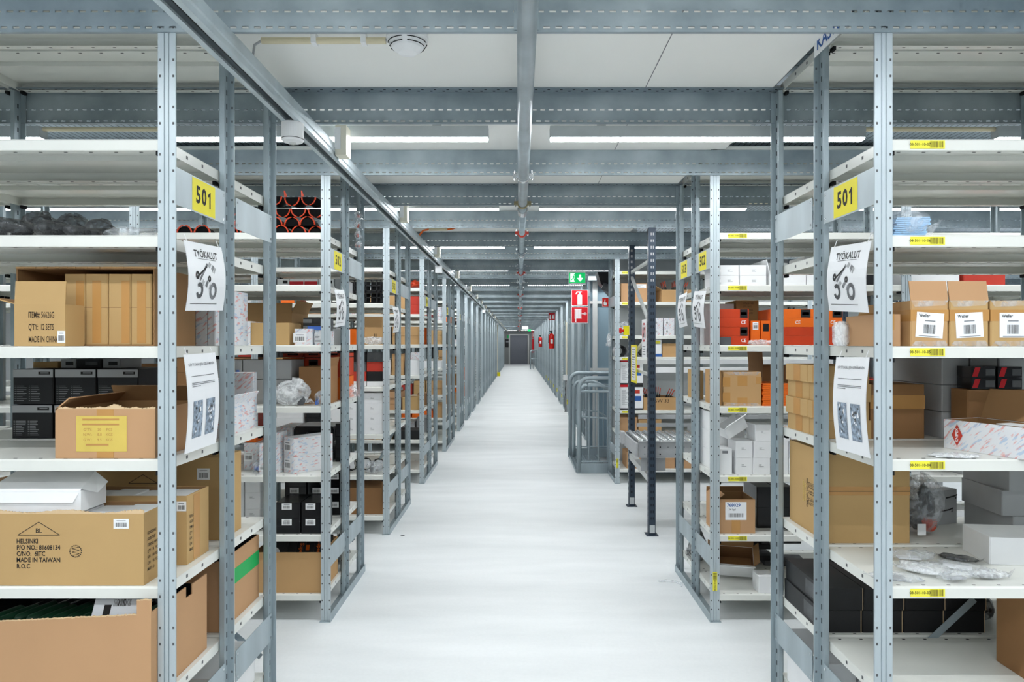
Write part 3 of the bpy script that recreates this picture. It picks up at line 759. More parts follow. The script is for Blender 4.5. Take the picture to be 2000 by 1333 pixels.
# blue-grey lift partition behind the stair
WY = 8.95
t = thing('lift_partition', 'blue-grey sheet partition with pale frame behind the stairwell', 'partition', (0, WY, 0))
MB().box((PX(1147, WY), .02, 0), (3.6, .04, 2.32), 'panel_blue').build('sheet', t)
MB().box((PX(1157.5, WY), -.02, -.0), (PX(1166.5, WY), .02, 2.30), 'paint_grey').build('upright_frame', t)
MB().box((PX(1148, WY), -.01, 0), (PX(1153, WY), .02, 2.30), 'galv').build('upright_frame', t)
for z in (PZ(591, WY), PZ(722, WY)): MB().box((PX(1152, WY), -.012, z - .018), (3.6, .018, z + .018), 'paint_grey').build('cross_frame', t)
for x in (1.9, 2.9): MB().box((x, -.02, 0), (x + .06, .02, 2.3), 'paint_grey').build('upright_frame', t)
t = thing('roller_motor', 'dark roller shutter motor mounted high beside the stairwell', 'motor', (1.12, 8.5, 2.13))
MB().prism([(-.16, .2), (.25, .2), (.25, -.2), (.1, -.18), (-.12, .06)], -.14, .14, 'black', 'y').build('housing', t)
MB().tube([(-.1, -.15, .03), (.2, -.15, -.1)], .045, 'grey_soft', 14).build('barrel', t)
MB().prism([(PX(1147, WY) - 1.12, .19), (1.5, .19), (1.5, .14), (PX(1147, WY) - 1.12, .14)], .3, .44, 'galv', 'y').build('support_rail', t)
# distant guard rail by the far door
t = thing('guard_rail', 'small distant galvanised guard rail on the right before the far door', 'guard rail', (0, 0, 0))
for yy in (38.6, 40.2):
    x0 = PX(1036, 39.5)
    MB().tube([(x0, yy, 0)] + bent((x0, yy, 0), (2, yy, 1.07), .12) + [(1.6, yy, 1.07)], .03, 'galv', 8).tube([(x0, yy, .6), (1.6, yy, .6)], .02, 'galv', 8).build('rail', t)
    for x in (.8, 1.0): MB().tube([(x, yy, .0), (x, yy, 1.07)], .015, 'galv', 6).build('baluster', t)

# ------------------------------------------------------------------ dark pallet rack frame and roller conveyor
t = thing('pallet_rack', 'dark blue-grey perforated pallet rack frame with pale braces beside the conveyor', 'pallet rack', (1.005, 0, 0))
def rackpost(h):
    b = MB(); w_ = .026
    b.prism([(-w_, 0), (w_, 0), (w_, .06), (w_ - .004, .06), (w_ - .004, .004), (-w_ + .004, .004), (-w_ + .004, .06), (-w_, .06)], 0, h, 'rack_blue')
    z = .12
    while z < h - .05:
        for x in (-.008, .008): b.box((x - .0025, -.0006, z), (x + .0025, -.0001, z + .02), 'hole' if z < 1.9 else 'paint_grey')
        b.box((-w_ - .0006, .018, z), (-w_ - .0001, .03, z + .022), 'paint_grey'); b.box((-w_ - .0006, .04, z + .01), (-w_ - .0001, .045, z + .03), 'hole')
        z += .05
    b.box((-.045, -.02, 0), (.045, .08, .004), 'rack_blue'); b.box((-.02, -.003, .02), (.02, -.0007, .08), 'steel')
    return b.mesh('upright')
RP = rackpost(2.33)
for x in (0, 1.9): 
    for yy in (5.155, 6.08): link(RP, 'upright', t, (x, yy, 0))
def bar(par, p, q, s, mat, nm):
    p, q = Vector(p), Vector(q); d = (q - p); L = d.length; M = Matrix.Translation(p) @ d.to_track_quat('X', 'Z').to_matrix().to_4x4()
    return MB().box((0, -s / 2, -s / 2), (L, s / 2, s / 2), mat, M).build(nm, par)
for x in (0, 1.9):
    bar(t, (x, 6.1, CAMH + .64), (x, 5.19, CAMH + .64), .022, 'paint_grey', 'brace'); bar(t, (x, 6.1, CAMH + .60), (x, 5.19, CAMH + .12), .022, 'paint_grey', 'brace')
    bar(t, (x, 5.19, CAMH + .09), (x, 6.1, CAMH - .12), .022, 'paint_grey', 'brace'); bar(t, (x, 6.1, CAMH - .22), (x, 5.19, CAMH - .24), .022, 'paint_grey', 'brace')
    bar(t, (x, 6.1, CAMH - 1.0), (x, 5.19, CAMH - 1.03), .05, 'paint_grey', 'cross_beam')
for yy, z in ((5.19, CAMH - .198), (6.11, CAMH - .16)):
    MB().box((.02, yy - .02, z - .02), (1.88, yy + .02, z + .02), 'white').build('shelf_beam', t)
    MB().box((.0, yy - .026, z - .04), (.03, yy - .02, z + .04), 'white').build('hook_bracket', t)
t = thing('roller_conveyor', 'grey roller conveyor running off to the right through the dark rack frame', 'conveyor', (0, 0, 0))
CX0, CX1, CY0, CY1, CZ = .914, 3.4, 5.25, 5.86, .705
for yy, nm in ((CY0, 'side_frame'), (CY1, 'side_frame')):
    b = MB().box((CX0 + .0, yy - .003, CZ - .13), (CX1, yy, CZ - .005), 'grey_box').box((CX0, yy - .018, CZ - .13), (CX1, yy - .003, CZ - .127), 'grey_box').box((CX0, yy - .018, CZ - .01), (CX1, yy - .003, CZ - .007), 'grey_box')
    x = CX0 + .05; i = 0
    while x < CX1:
        for zz in ((-.05,) if i % 2 else (-.05, -.105)): b.lathe([(.006, -.0039), (.006, -.0032)], 'hole' if i % 3 else 'steel', 10, (x, yy, CZ + zz), 'y')
        x += .06; i += 1
    b.build(nm, t)
RO = MB().lathe([(.0, 0), (.022, .002), (.025, .006), (.025, CY1 - CY0 - .012), (.022, CY1 - CY0 - .008)], 'steel', 20, (0, 0, 0), 'y')
ROM = RO.mesh('roller', True)
x = CX0 + .04
while x < 3.3: link(ROM, 'roller', t, (x, CY0 + .002, CZ - .018)); x += .062
MB().box((CX0 - .02, CY0 - .02, CZ - .12), (CX0 - .004, CY1 + .02, CZ - .02), 'grey_box').box((CX0 - .05, CY1 - .1, CZ - .1), (CX0 - .02, CY1, CZ + .0), 'grey_box').build('end_plate', t)
MB().box((CX0 + .03, CY0 + .04, CZ - .24), (CX0 + .22, CY0 + .044, CZ - .13), 'grey_box').build('mounting_plate', t)
MB().box((CX0 + .0, CY0 - .03, CZ + .17), (CX1, CY0 - .01, CZ + .20), 'grey_box').build('guide_rail', t)
MB().box((CX0 + .1, CY1 + .02, CZ + .03), (CX1, CY1 + .04, CZ + .06), 'grey_box').build('guide_rail', t)
for yy, z0_, z1_ in ((CY0 - .02, CZ - .02, CZ + .17), (CY1 + .03, CZ - .05, CZ + .03)):
    for x in (1.45, 2.2, 3.0): MB().box((x, yy - .006, z0_), (x + .03, yy + .006, z1_), 'grey_box').build('rail_bracket', t)
for x in (1.5, 3.2):
    for yy in (CY0, CY1): MB().box((x, yy - .03, 0), (x + .04, yy + .01, CZ - .13), 'grey_box').build('leg', t)
t = thing('emergency_stop', 'yellow emergency stop box with a red button on the rear dark post', 'switch', (.972, 6.05, PZ(646, 6.05)))
MB().box((-.045, -.03, -.04), (0, .03, .04), 'yellow').box((-.002, -.03, -.045), (.004, .03, .045), 'paint_grey').build('housing', t)
MB().lathe([(.012, 0), (.012, .02), (.026, .02), (.026, .034), (.02, .04)], 'red_fire', 16).build('button', t, (-.045, 0, 0), (0, R(-90), 0))
t = thing('safety_sign', 'white no-climbing sign with a red ring on the front dark post', 'sign', (.97, 5.29, PZ(662, 5.2)))
MB().box((-.003, -.09, -.15), (0, .09, .15), 'white').build('board', t)
b = MB(); n = 24
for i in range(n):
    a0, a1 = 2 * math.pi * i / n, 2 * math.pi * (i + 1) / n
    b.face([(-.0035, -r_ * math.cos(a) , .05 + r_ * math.sin(a)) for r_, a in ((.075, a0), (.075, a1), (.06, a1), (.06, a0))], 'red')
b.face([(-.0038, .05, .0), (-.0038, .06, .01), (-.0038, -.04, .1), (-.0038, -.05, .09)], 'red'); b.rect((-.0036, 0, .05), (0, -1, 0), V, .03, .08, 'ink')
for z in (-.06, -.08, -.1, -.12): b.rect((-.0035, 0, z), (0, -1, 0), V, .12, .008, 'grey_print')
b.build('pictogram', t)
t = thing('instruction_board', 'yellow-framed white instruction board on the dark pallet rack', 'sign', (.974, 5.79, PZ(711, 5.79)))
MB().box((-.003, -.14, -.16), (0, .14, .16), 'yellow').build('board', t)
b = MB().rect((-.0035, 0, 0), (0, -1, 0), V, .21, .28, 'paper')
for i in range(12): b.rect((-.004, .01 * (i % 3), .12 - i * .021), (0, -1, 0), V, .15 - .02 * (i % 3), .007, 'grey_print')
b.build('printed_text', t)

# ------------------------------------------------------------------ papers hung on the rack ends
def leaf(name, lab, sx, x, yc, zc, w_, h_, content, tilt=0.0, bow=.012, par=None):
    """thin plastic pocket hanging on the aisle face; local u runs along the reading direction"""
    t = thing(name, lab, 'sign', (x, yc, zc), 0, None, (R(tilt) , 0, 0))
    uy = 1 if sx < 0 else -1           # reading direction along y
    b = MB(); n = 8
    def pt(u, v, off=0):  # bowed outwards
        bulge = bow * math.sin(math.pi * min(1, max(0, v / h_ + .5)))
        return (-sx * (bulge + off + .004), uy * u, v)
    for i in range(n):
        v0, v1 = -h_ / 2 + h_ * i / n, -h_ / 2 + h_ * (i + 1) / n
        b.face([pt(-w_ / 2, v0), pt(w_ / 2, v0), pt(w_ / 2, v1), pt(-w_ / 2, v1)], 'paper')
        b.face([pt(-w_ / 2, v0, -.001), pt(-w_ / 2, v1, -.001), pt(w_ / 2, v1, -.001), pt(w_ / 2, v0, -.001)], 'paper')
    b.build('sheet', t)
    c = MB(); content(c, pt, w_, h_, uy, sx); c.build('printing', t)
    [MB().tube([pt(q * (w_ / 2 - .02), h_ / 2 - .005), (sx * .004, q * uy * (w_ / 2 - .02), h_ / 2 + .02)], .0012, 'white', 5).build('tie', t) for q in (-1, 1)]
    return t
def tools_sheet(b, pt, w_, h_, uy, sx):
    def poly(pts, mat, o=.0008): b.face([pt(p[0] * w_, p[1] * h_, o) for p in pts], mat)
    def txt(s, u, v, size, bold=.01):
        vs_, fs = text_geo(s, bold); n = len(b.v); k = b.mi('ink')
        b.v += [pt(u * w_ + p.x * size, v * h_ + p.y * size, .0008) for p in vs_]
        for f in fs: b.f.append(tuple(n + i for i in f)); b.m.append(k)
    txt('TYÖKALUT', 0, .33, .03)
    poly([(-.24, .262), (.24, .262), (.24, .268), (-.24, .268)], 'ink')
    # grey picture of wrenches and sockets
    for (xa, ya_, xb, yb, w2, m) in ((-.22, -.05, .0, .2, .02, 'photo_grey'), (-.16, -.12, .08, .22, .03, 'grey_box'), (-.06, -.14, .16, .18, .028, 'photo_grey'), (.03, -.18, .2, .15, .02, 'grey_box'), (-.3, -.02, -.02, .16, .014, 'ink')):
        dx, dy = xb - xa, yb - ya_; L = math.hypot(dx, dy); nx, ny = -dy / L * w2, dx / L * w2
        poly([(xa - nx, ya_ - ny), (xa + nx, ya_ + ny), (xb + nx, yb + ny), (xb - nx, yb - ny)], m, .001)
    for (cx, cy, r1, r2, m) in ((-.22, -.2, .12, .06, 'grey_soft'), (.14, -.2, .13, .07, 'photo_grey'), (-.28, .02, .06, .02, 'ink'), (.03, -.02, .05, .02, 'ink')):
        n = 16
        for i in range(n):
            a0, a1 = 2 * math.pi * i / n, 2 * math.pi * (i + 1) / n
            if m == 'grey_soft' and 6 <= i <= 8: continue
            poly([(cx + r1 * .75 * math.cos(a0), cy + r1 * math.sin(a0)), (cx + r1 * .75 * math.cos(a1), cy + r1 * math.sin(a1)), (cx + r2 * .75 * math.cos(a1), cy + r2 * math.sin(a1)), (cx + r2 * .75 * math.cos(a0), cy + r2 * math.sin(a0))], m, .0012)
    poly([(-.42, -.40), (.28, -.40), (.28, -.392), (-.42, -.392)], 'ink')
def info_sheet(b, pt, w_, h_, uy, sx):
    def poly(pts, mat, o=.0008): b.face([pt(p[0] * w_, p[1] * h_, o) for p in pts], mat)
    def txt(s, u, v, size, bold=.01, mat='grey_print'):
        vs_, fs = text_geo(s, bold); n = len(b.v); k = b.mi(mat)
        b.v += [pt(u * w_ + p.x * size, v * h_ + p.y * size, .0008) for p in vs_]
        for f in fs: b.f.append(tuple(n + i for i in f)); b.m.append(k)
    txt('KÄYTTÖKALUJEN KERÄÄMINEN', 0, .39, .0115)
    for v in (.27, .20, .185, .165):
        poly([(-.36, v), (.36 if v > .17 else -.1, v), (.36 if v > .17 else -.1, v + .007), (-.36, v + .007)], 'grey_print')
    for u in (-.2, .2):
        for q in range(10): poly([(u - .14, -.36 + q * .038), (u + .14, -.36 + q * .038), (u + .14, -.322 + q * .038), (u - .14, -.322 + q * .038)], 'photo_blue', .0012)
        for k in range(14):
            r = random.Random(k + int(u * 50)); a, c = u + r.uniform(-.11, .08), -.34 + r.uniform(0, .32)
            poly([(a, c), (a + r.uniform(.02, .06), c + .01), (a + .03, c + r.uniform(.02, .07)), (a - .01, c + .02)], 'grey_soft' if k % 2 else 'paper', .0018)
leaf('tools_notice', 'landscape tools notice in a plastic pocket on the left 501 rack end', -1, -.975, 2.105, PZ(540, 2.07), .25, .205, tools_sheet, 3)
leaf('picking_notice', 'portrait notice with two photos below the tools notice, left 501 rack', -1, -.975, 2.08, PZ(785, 2.06), .205, .29, info_sheet, 1)
leaf('tools_notice', 'landscape tools notice in a plastic pocket on the right 501 rack end', 1, 1.012, 2.085, PZ(542, 2.06), .25, .205, tools_sheet, 4)
leaf('picking_notice', 'portrait notice with two photos below the tools notice, right 501 rack', 1, 1.010, 2.06, PZ(792, 2.06), .205, .29, info_sheet, -1)
leaf('tools_notice', 'tools notice hanging under the sign of the second rack row, left rack end', -1, -.985, 3.73, PZ(602, 3.72), .2, .2, tools_sheet, 4)
leaf('tools_notice', 'tools notice hanging under the sign of the second rack row, right rack end', 1, .997, 3.75, PZ(604, 3.72), .24, .2, tools_sheet, 4)
leaf('tools_notice', 'tools notice on the rear half of the second right rack end, below the second sign', 1, .997, 4.13, PZ(607, 4.15), .2, .2, tools_sheet, -2)
leaf('tools_notice', 'tools notice hanging under the sign of the third rack row, left rack end', -1, -.985, 5.42, PZ(625, 5.4), .25, .2, tools_sheet, 3)
# KASTEN style banner on the top shelf of the right 501 rack
t = thing('shelf_banner', 'white banner with dark blue capital letters at the top of the right 501 rack', 'banner', (.995, 2.17, 2.448))
MB().box((-.001, -.13, -.035), (0, .13, .035), 'white').build('board', t)
MB().text('KASTEN', (-.0016, 0, 0), (0, -1, 0), V, .06, 'ink_blue', .02).build('lettering', t)
# ------------------------------------------------------------------ goods on the shelves
def rot2(o, rz): o.rotation_euler = (0, 0, R(rz)); return o
class Box:
    """a carton standing on z; x0..x1 are picture columns read at distance Y of its front"""
    def __init__(s, label, x0, x1, ytop, z, Y, d, mat='card_tan', cat='box', name='carton', opened=False, rz=0, group=None, tape=None, wall='card_in', inset=0, h=None, px=True, simple=False, pos=None):
        if name == 'carton': name = {'white': 'white_box', 'pattern_print': 'patterned_box', 'grey_box': 'grey_box', 'black': 'black_box', 'blackgloss': 'black_box'}.get(mat, 'carton')
        if px: X0, X1 = PX(x0, Y), PX(x1, Y)
        else: X0, X1 = x0, x1
        if px and X1 > -1.037 and X0 < -1.0: X1 = -1.037
        if px and X0 < 1.049 and X1 > 1.0 and Y < 7: X0 = 1.049
        s.W = X1 - X0; s.D = d; s.H = h if h is not None else PZ(ytop, Y) - z
        s.mat = mat
        loc = ((X0 + X1) / 2, Y + d / 2, z + .0006)
        if simple:
            s.t = s.body(mat).build(name, None, loc); tag(s.t, label, cat, group)
        else:
            s.t = thing(name, label, cat, loc, 0, group)
            (s.hollow(mat, wall) if opened else s.body(mat)).build('body', s.t)
        if rz: rot2(s.t, rz)
        if tape and not simple: s.tape(tape)
    def body(s, mat):
        w, d, h = s.W / 2, s.D / 2, s.H; c = min(.003, w * .2, h * .2)
        b = MB()
        b.prism([(-w + c, -d), (w - c, -d), (w, -d + c), (w, d - c), (w - c, d), (-w + c, d), (-w, d - c), (-w, -d + c)], 0, h, mat)
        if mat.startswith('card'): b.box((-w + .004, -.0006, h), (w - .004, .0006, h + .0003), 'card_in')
        return b
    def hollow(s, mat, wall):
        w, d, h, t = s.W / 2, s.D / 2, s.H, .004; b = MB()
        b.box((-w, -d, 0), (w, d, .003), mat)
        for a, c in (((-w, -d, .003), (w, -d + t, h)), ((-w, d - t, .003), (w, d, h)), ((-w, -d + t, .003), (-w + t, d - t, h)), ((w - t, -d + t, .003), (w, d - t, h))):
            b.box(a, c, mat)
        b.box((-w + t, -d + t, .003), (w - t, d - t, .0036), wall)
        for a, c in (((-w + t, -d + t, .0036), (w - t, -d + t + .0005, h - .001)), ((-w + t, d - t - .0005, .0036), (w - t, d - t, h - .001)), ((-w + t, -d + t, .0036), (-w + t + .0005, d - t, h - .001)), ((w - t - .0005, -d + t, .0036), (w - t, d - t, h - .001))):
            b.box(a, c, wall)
        return b
    def tape(s, kind, mat='tape'):
        w, d, h = s.W / 2, s.D / 2, s.H; b = MB(); tw = min(.024, w * .4)
        if kind == 'v':      # band over the top and down the front
            b.box((-tw, -d - .0008, max(0, h - .5 * h)), (tw, -d - .0002, h), mat); b.box((-tw, -d, h + .0002), (tw, d, h + .0008), mat)
        elif kind == 'vf': b.box((-tw, -d - .0008, .001), (tw, -d - .0002, h - .001), mat)
        elif kind == 'h': b.box((-w - .0008, -d - .0008, h * .55), (w + .0008, d + .0008, h * .55 + min(.048, h * .25)), mat)
        b.build('packing_tape', s.t)
    def frame(s, face):
        w, d = s.W / 2, s.D / 2
        return {'f': (Vector((0, -d, 0)), Vector((1, 0, 0)), Vector((0, -1, 0))), 'r': (Vector((w, 0, 0)), Vector((0, 1, 0)), Vector((1, 0, 0))), 'l': (Vector((-w, 0, 0)), Vector((0, -1, 0)), Vector((-1, 0, 0)))}[face]
    def text(s, lines, face, u, v, size, mat='ink_brown', bold=.0, lead=1.35, left=True, nm='printed_text', vert=False, sx=.9):
        """u, v: fractions (0..1) of the face; first line baseline centre / left edge"""
        o, U_, n = s.frame(face); wf = s.W if face == 'f' else s.D; b = MB()
        for i, ln in enumerate(lines):
            vs_, _ = text_geo(ln, bold); half = max([abs(p.x) for p in vs_] or [0]) * size * sx
            p = o + n * .0007 + U_ * ((u - .5) * wf + (half if left else 0)) + V3 * (v * s.H - i * size * lead)
            b.text(ln, p, U_, V3, size, mat, bold, sx)
        b.build(nm, s.t); return s
    def sticker(s, face, u, v, w_, h_, kind='bar', bg='white', tilt=0, nm='label_sticker', ink='ink'):
        o, U_, n = s.frame(face); wf = s.W if face == 'f' else s.D; b = MB()
        c = o + U_ * ((u - .5) * wf) + V3 * (v * s.H); q = Matrix.Rotation(R(tilt), 3, n); A, B = q @ U_, q @ V3
        b.rect(c + n * .0009, A, B, w_, h_, bg)
        if kind == 'bar': b.barcode(c + n * .0013 - B * h_ * .1, A, B, w_ * .7, h_ * .45, ink, 12, int(w_ * 1e4)); b.rect(c + n * .0013 + B * h_ * .3, A, B, w_ * .6, h_ * .07, 'grey_print')
        elif kind == 'lines':
            r = random.Random(int(u * 100 + s.W * 1e4))
            for i in range(max(3, int(h_ / .008))):
                L = w_ * r.uniform(.3, .8); b.rect(c + n * .0013 + B * (h_ * .42 - (i + .5) * h_ * .84 / max(3, int(h_ / .008))) - A * (w_ * .42 - L / 2), A, B, L, h_ * .28 / max(3, int(h_ / .008)), 'grey_print')
        elif kind == 'diamond':
            for k, m in ((1, 'red_clamp'),): b.face([c + n * .0014 + A * (w_ * .46 * x) + B * (h_ * .46 * y_) for x, y_ in ((-1, 0), (0, -1), (1, 0), (0, 1))], m)
            b.text('KNIPEX', c + n * .0018, A, B, w_ * .19, 'white', .02)
        b.build(nm, s.t); return s
    def flap(s, side, ang, L, mat=None, frac=1.0, off=0.0):
        """flap hinged at the top rim; ang 0 = straight up, 90 = folded outwards flat, -80 nearly closed"""
        w, d, h = s.W / 2, s.D / 2, s.H; t = .003; b = MB(); a = R(ang)
        hw = (w if side in 'fb' else d) * frac
        b.box((-hw + off, 0, 0), (hw + off, t, L), mat or s.mat)
        b.box((-hw + off, t, 0), (hw + off, t + .0005, L), 'card_in' if (mat or s.mat).startswith('card') else (mat or s.mat))
        o = b.build('flap', s.t)
        if side == 'f': o.location = (0, -d, h); o.rotation_euler = (a, 0, 0)
        elif side == 'b': o.location = (0, d, h); o.rotation_euler = (a, 0, R(180))
        elif side == 'r': o.location = (w, 0, h); o.rotation_euler = (a, 0, R(90))
        else: o.location = (-w, 0, h); o.rotation_euler = (a, 0, R(-90))
        return s
V3 = Vector((0, 0, 1))

def blob(w_, d_, h_, seed, mat, seg=22, ring=12, rough=.18, flat=True):
    r = random.Random(seed); ph = [(r.uniform(0, 6.3), r.uniform(2, 6), r.uniform(2, 5)) for _ in range(6)]
    b = MB(); k = b.mi(mat)
    for i in range(ring + 1):
        th = math.pi * i / ring
        for j in range(seg):
            a = 2 * math.pi * j / seg
            n = sum(math.sin(p + f * a + g * th) for p, f, g in ph) / 6 * rough * 2
            q = 1 + n
            x = math.sin(th) ** .7 * math.cos(a) * q * w_ / 2; y_ = math.sin(th) ** .7 * math.sin(a) * q * d_ / 2
            z = (math.cos(th) * .5 + .5) * h_ * (1 + n * .8)
            b.v.append((x, y_, max(0.0005, z)))
    for i in range(ring):
        for j in range(seg):
            q = (j + 1) % seg; b.f.append((i * seg + j, (i + 1) * seg + j, (i + 1) * seg + q, i * seg + q)); b.m.append(k)
    return b
def bag(label, x0, x1, ytop, z, Y, d, mat='film', fill=None, fillmat='black', seed=1, name='plastic_bag', group=None, tuft=False, rz=0, h=None, rough=.2):
    X0, X1 = PX(x0, Y), PX(x1, Y); w_ = X1 - X0; h = h or PZ(ytop, Y) - z
    t = thing(name, label, 'plastic bag', ((X0 + X1) / 2, Y + d / 2, z + .001), R(rz), group)
    b = blob(w_, d, h, seed, mat, 28, 14, rough); r = random.Random(seed)        # crumpled edge fins
    for s_ in (-1, 1):
        for k in range(3):
            y0 = r.uniform(-d * .35, d * .3); x = s_ * w_ * .42
            b.face([(x, y0, h * .1), (x + s_ * w_ * .14, y0 + .02, h * r.uniform(.02, .3)), (x + s_ * w_ * .12, y0 + .06, h * .05), (x, y0 + .05, h * .3)], mat)
    b.build('film', t, smooth=True)
    if fill:
        for k in range(fill):
            fw, fd, fh = w_ * r.uniform(.18, .3), d * r.uniform(.2, .35), h * r.uniform(.25, .5)
            blob(fw, fd, fh, seed + k, fillmat if k % 3 else 'grey_soft', 12, 7, .2).build('content', t, (r.uniform(-.28, .28) * w_, r.uniform(-.25, .25) * d, h * r.uniform(.02, .35)))
    return t

L1, L2, L3, L4, L5, L6, L7 = LV
# ================= left 501 rack =================
# eye-level shelf
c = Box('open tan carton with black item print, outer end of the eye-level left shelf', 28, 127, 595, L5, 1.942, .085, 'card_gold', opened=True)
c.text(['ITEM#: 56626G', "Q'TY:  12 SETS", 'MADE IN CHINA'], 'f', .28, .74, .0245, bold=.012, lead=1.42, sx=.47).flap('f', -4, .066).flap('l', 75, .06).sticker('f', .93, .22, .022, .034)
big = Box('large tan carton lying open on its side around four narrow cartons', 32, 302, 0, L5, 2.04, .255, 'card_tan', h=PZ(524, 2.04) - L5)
for ch in list(big.t.children): bpy.data.objects.remove(ch)
b = MB(); w_, d_, h_ = big.W / 2, big.D / 2, big.H
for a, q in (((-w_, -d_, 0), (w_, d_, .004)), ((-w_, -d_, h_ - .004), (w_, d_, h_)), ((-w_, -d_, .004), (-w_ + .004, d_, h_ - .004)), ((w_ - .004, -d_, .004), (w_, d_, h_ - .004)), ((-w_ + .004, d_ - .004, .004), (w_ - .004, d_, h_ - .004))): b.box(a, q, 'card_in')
b.build('body', big.t)
b = MB()
rr = random.Random(3); x = -w_
while x < w_: b.box((x, -d_ - .006 * rr.random() - .002, h_ - .002), (x + .012, -d_, h_ + .003), 'card_tan'); x += .012
b.build('torn_edge', big.t)
for k, (xa, xb) in enumerate(((126, 165.5), (166.5, 210.5), (211.5, 254.5), (255.5, 296))):
    c = Box(f'narrow tan carton, {ordn[k]} of four standing inside the big open carton on its side', xa, xb, 536, L5 + .0045, 2.043, .24, 'card_gold', group='narrow cartons inside the open carton')
    b = MB(); w_ = c.W / 2
    b.box((-.012 if k % 2 else w_ - .026, -c.D / 2 - .0008, .004), (.014 if k % 2 else w_ - .002, -c.D / 2 - .0002, c.H - .02), 'tape'); b.box((-w_, -c.D / 2 - .0005, c.H * .52), (w_, -c.D / 2 - .0001, c.H * .52 + .0015), 'card_in')
    b.build('packing_tape', c.t)
Box('tan carton beside patterned boxes on the rear deck, behind the front upright, left 501', 322, 379, 603, L5, 2.42, .28, 'card_tan', tape='v').sticker('f', .6, .8, .03, .04, 'lines', 'card_gold')
Box('lower white patterned box next to the tan carton, rear deck of left 501', 381, 404, 605, L5, 2.40, .28, 'pattern_print')
Box('upper white patterned box lying on the lower one, rear deck of left 501', 381, 404, 570, PZ(605, 2.4) + .001, 2.40, .26, 'pattern_print')
Box('tall white patterned box standing beside the stacked two, rear deck of left 501', 405, 420, 562, L5, 2.40, .29, 'pattern_print')
# shelf below eye level
def black_box(lab, x0, x1, yt, z, Y, d):
    c = Box(lab, x0, x1, yt, z, Y, d, 'black', name='product_box', group='black boxes with grey head bands')
    w_, h_ = c.W, c.H
    MB().rect((0, -c.D / 2 - .0005, h_ * .88), U, V, w_ * .99, h_ * .22, 'grey_box').build('head_band', c.t)
    b = MB().rect((w_ * .28, -c.D / 2 - .0009, h_ * .89), U, V, w_ * .29, h_ * .08, 'ink').rect((w_ * .29, -c.D / 2 - .0013, h_ * .895), U, V, w_ * .2, h_ * .03, 'grey_box')
    r = random.Random(int(x0))
    for col in (-.30, .05):
        for i in range(9):
            L = w_ * r.uniform(.14, .26); b.rect((w_ * (col - .1) + L / 2, -c.D / 2 - .0009, h_ * (.52 - i * .052)), U, V, L, h_ * .012, 'grey_box')
            b.rect((w_ * (col - .135), -c.D / 2 - .0009, h_ * (.52 - i * .052)), U, V, w_ * .03, h_ * .012, 'grey_box')
    b.build('printed_text', c.t); return c
zt_ = PZ(791, 2.36)
for k, (a, e) in enumerate(((25, 104), (107, 187), (190, 270))):
    black_box(f'black box with grey head band, {["outer", "middle", "inner"][k]} of the upper three on the left rack', a, e, 722, zt_ + .001, 2.36, .27)
for k, (a, e) in enumerate(((23, 102), (106, 186), (189, 269))):
    black_box(f'black box with grey head band, {["outer", "middle", "inner"][k]} of the lower three on the left rack', a, e, 792, L4, 2.36, .27)
for k, (a, e, m) in enumerate(((64, 112, 'card_gold'), (118, 148, 'grey_box'), (150, 198, 'black'), (200, 235, 'grey_box'))):
    c = Box(f'flat {["gold", "grey", "black", "pale grey"][k]} box lying on top of the black boxes, left rack', a, e, 702 + (k == 0) * 6, PZ(722, 2.36) + .002, 2.44, .14, m, name='product_box')
    if k: c.sticker('f', .6, .5, c.W * .5, c.H * .4, 'plain', 'black' if k != 2 else 'grey_soft')
c = Box('torn open tan carton with yellow label at the front of the left rack', 108, 303, 800, L4, 1.95, .30, 'card_pink', opened=True)
c.tape('vf', 'tape'); b = MB()
b.rect((-.01, -c.D / 2 - .0012, c.H * .5), U, V, .145, .102, 'yellow_dull')
for i, ln in enumerate(("Q'TY:     20     PCS", 'N.W.:     8.8    KGS', 'G.W.:     9.5    KGS')):
    b.text(ln, (-.02, -c.D / 2 - .0016, c.H * .5 + .012 - i * .0148), U, V, .0105, 'tape', .004)
for i in (0, 1, 5): b.rect((-.012 - .01 * (i == 5), -c.D / 2 - .0016, c.H * .5 + .041 - i * .0145), U, V, .105 - .04 * (i == 5), .005, 'tape')
b.build('label_sticker', c.t)
b = MB(); r = random.Random(5)
for k in range(90):
    x = -c.W / 2 + k * c.W / 90; hh = r.uniform(.001, .004) + .009 * math.exp(-((k - 52) / 7) ** 2) + .003 * math.sin(k * .2) ** 2; b.box((x, -c.D / 2, c.H), (x + c.W / 90, -c.D / 2 + .004, c.H + hh), 'card_light')
b.build('torn_edge', c.t); c.flap('b', -30, .06).flap('l', -50, .05)
# patterned boxes near the end of that shelf (seen between the uprights)
c = Box('long open white patterned box lying along the shelf end, left rack rear deck', -1.31, -1.035, 0, L4, 2.37, .30, 'pattern_print', opened=True, px=False, h=.108, wall='card_in'); c.flap('r', 30, .04, None, .75, .03)
c = Box('upright white patterned box with a barcode label behind the open patterned box', -1.16, -1.045, 0, L4, 2.685, .035, 'pattern_print', px=False, h=.215); c.sticker('f', .5, .35, .08, .045)
Box('leaning white patterned box beside the upright patterned one, left rack', -1.30, -1.18, 0, L4, 2.685, .035, 'pattern_print', px=False, h=.19)

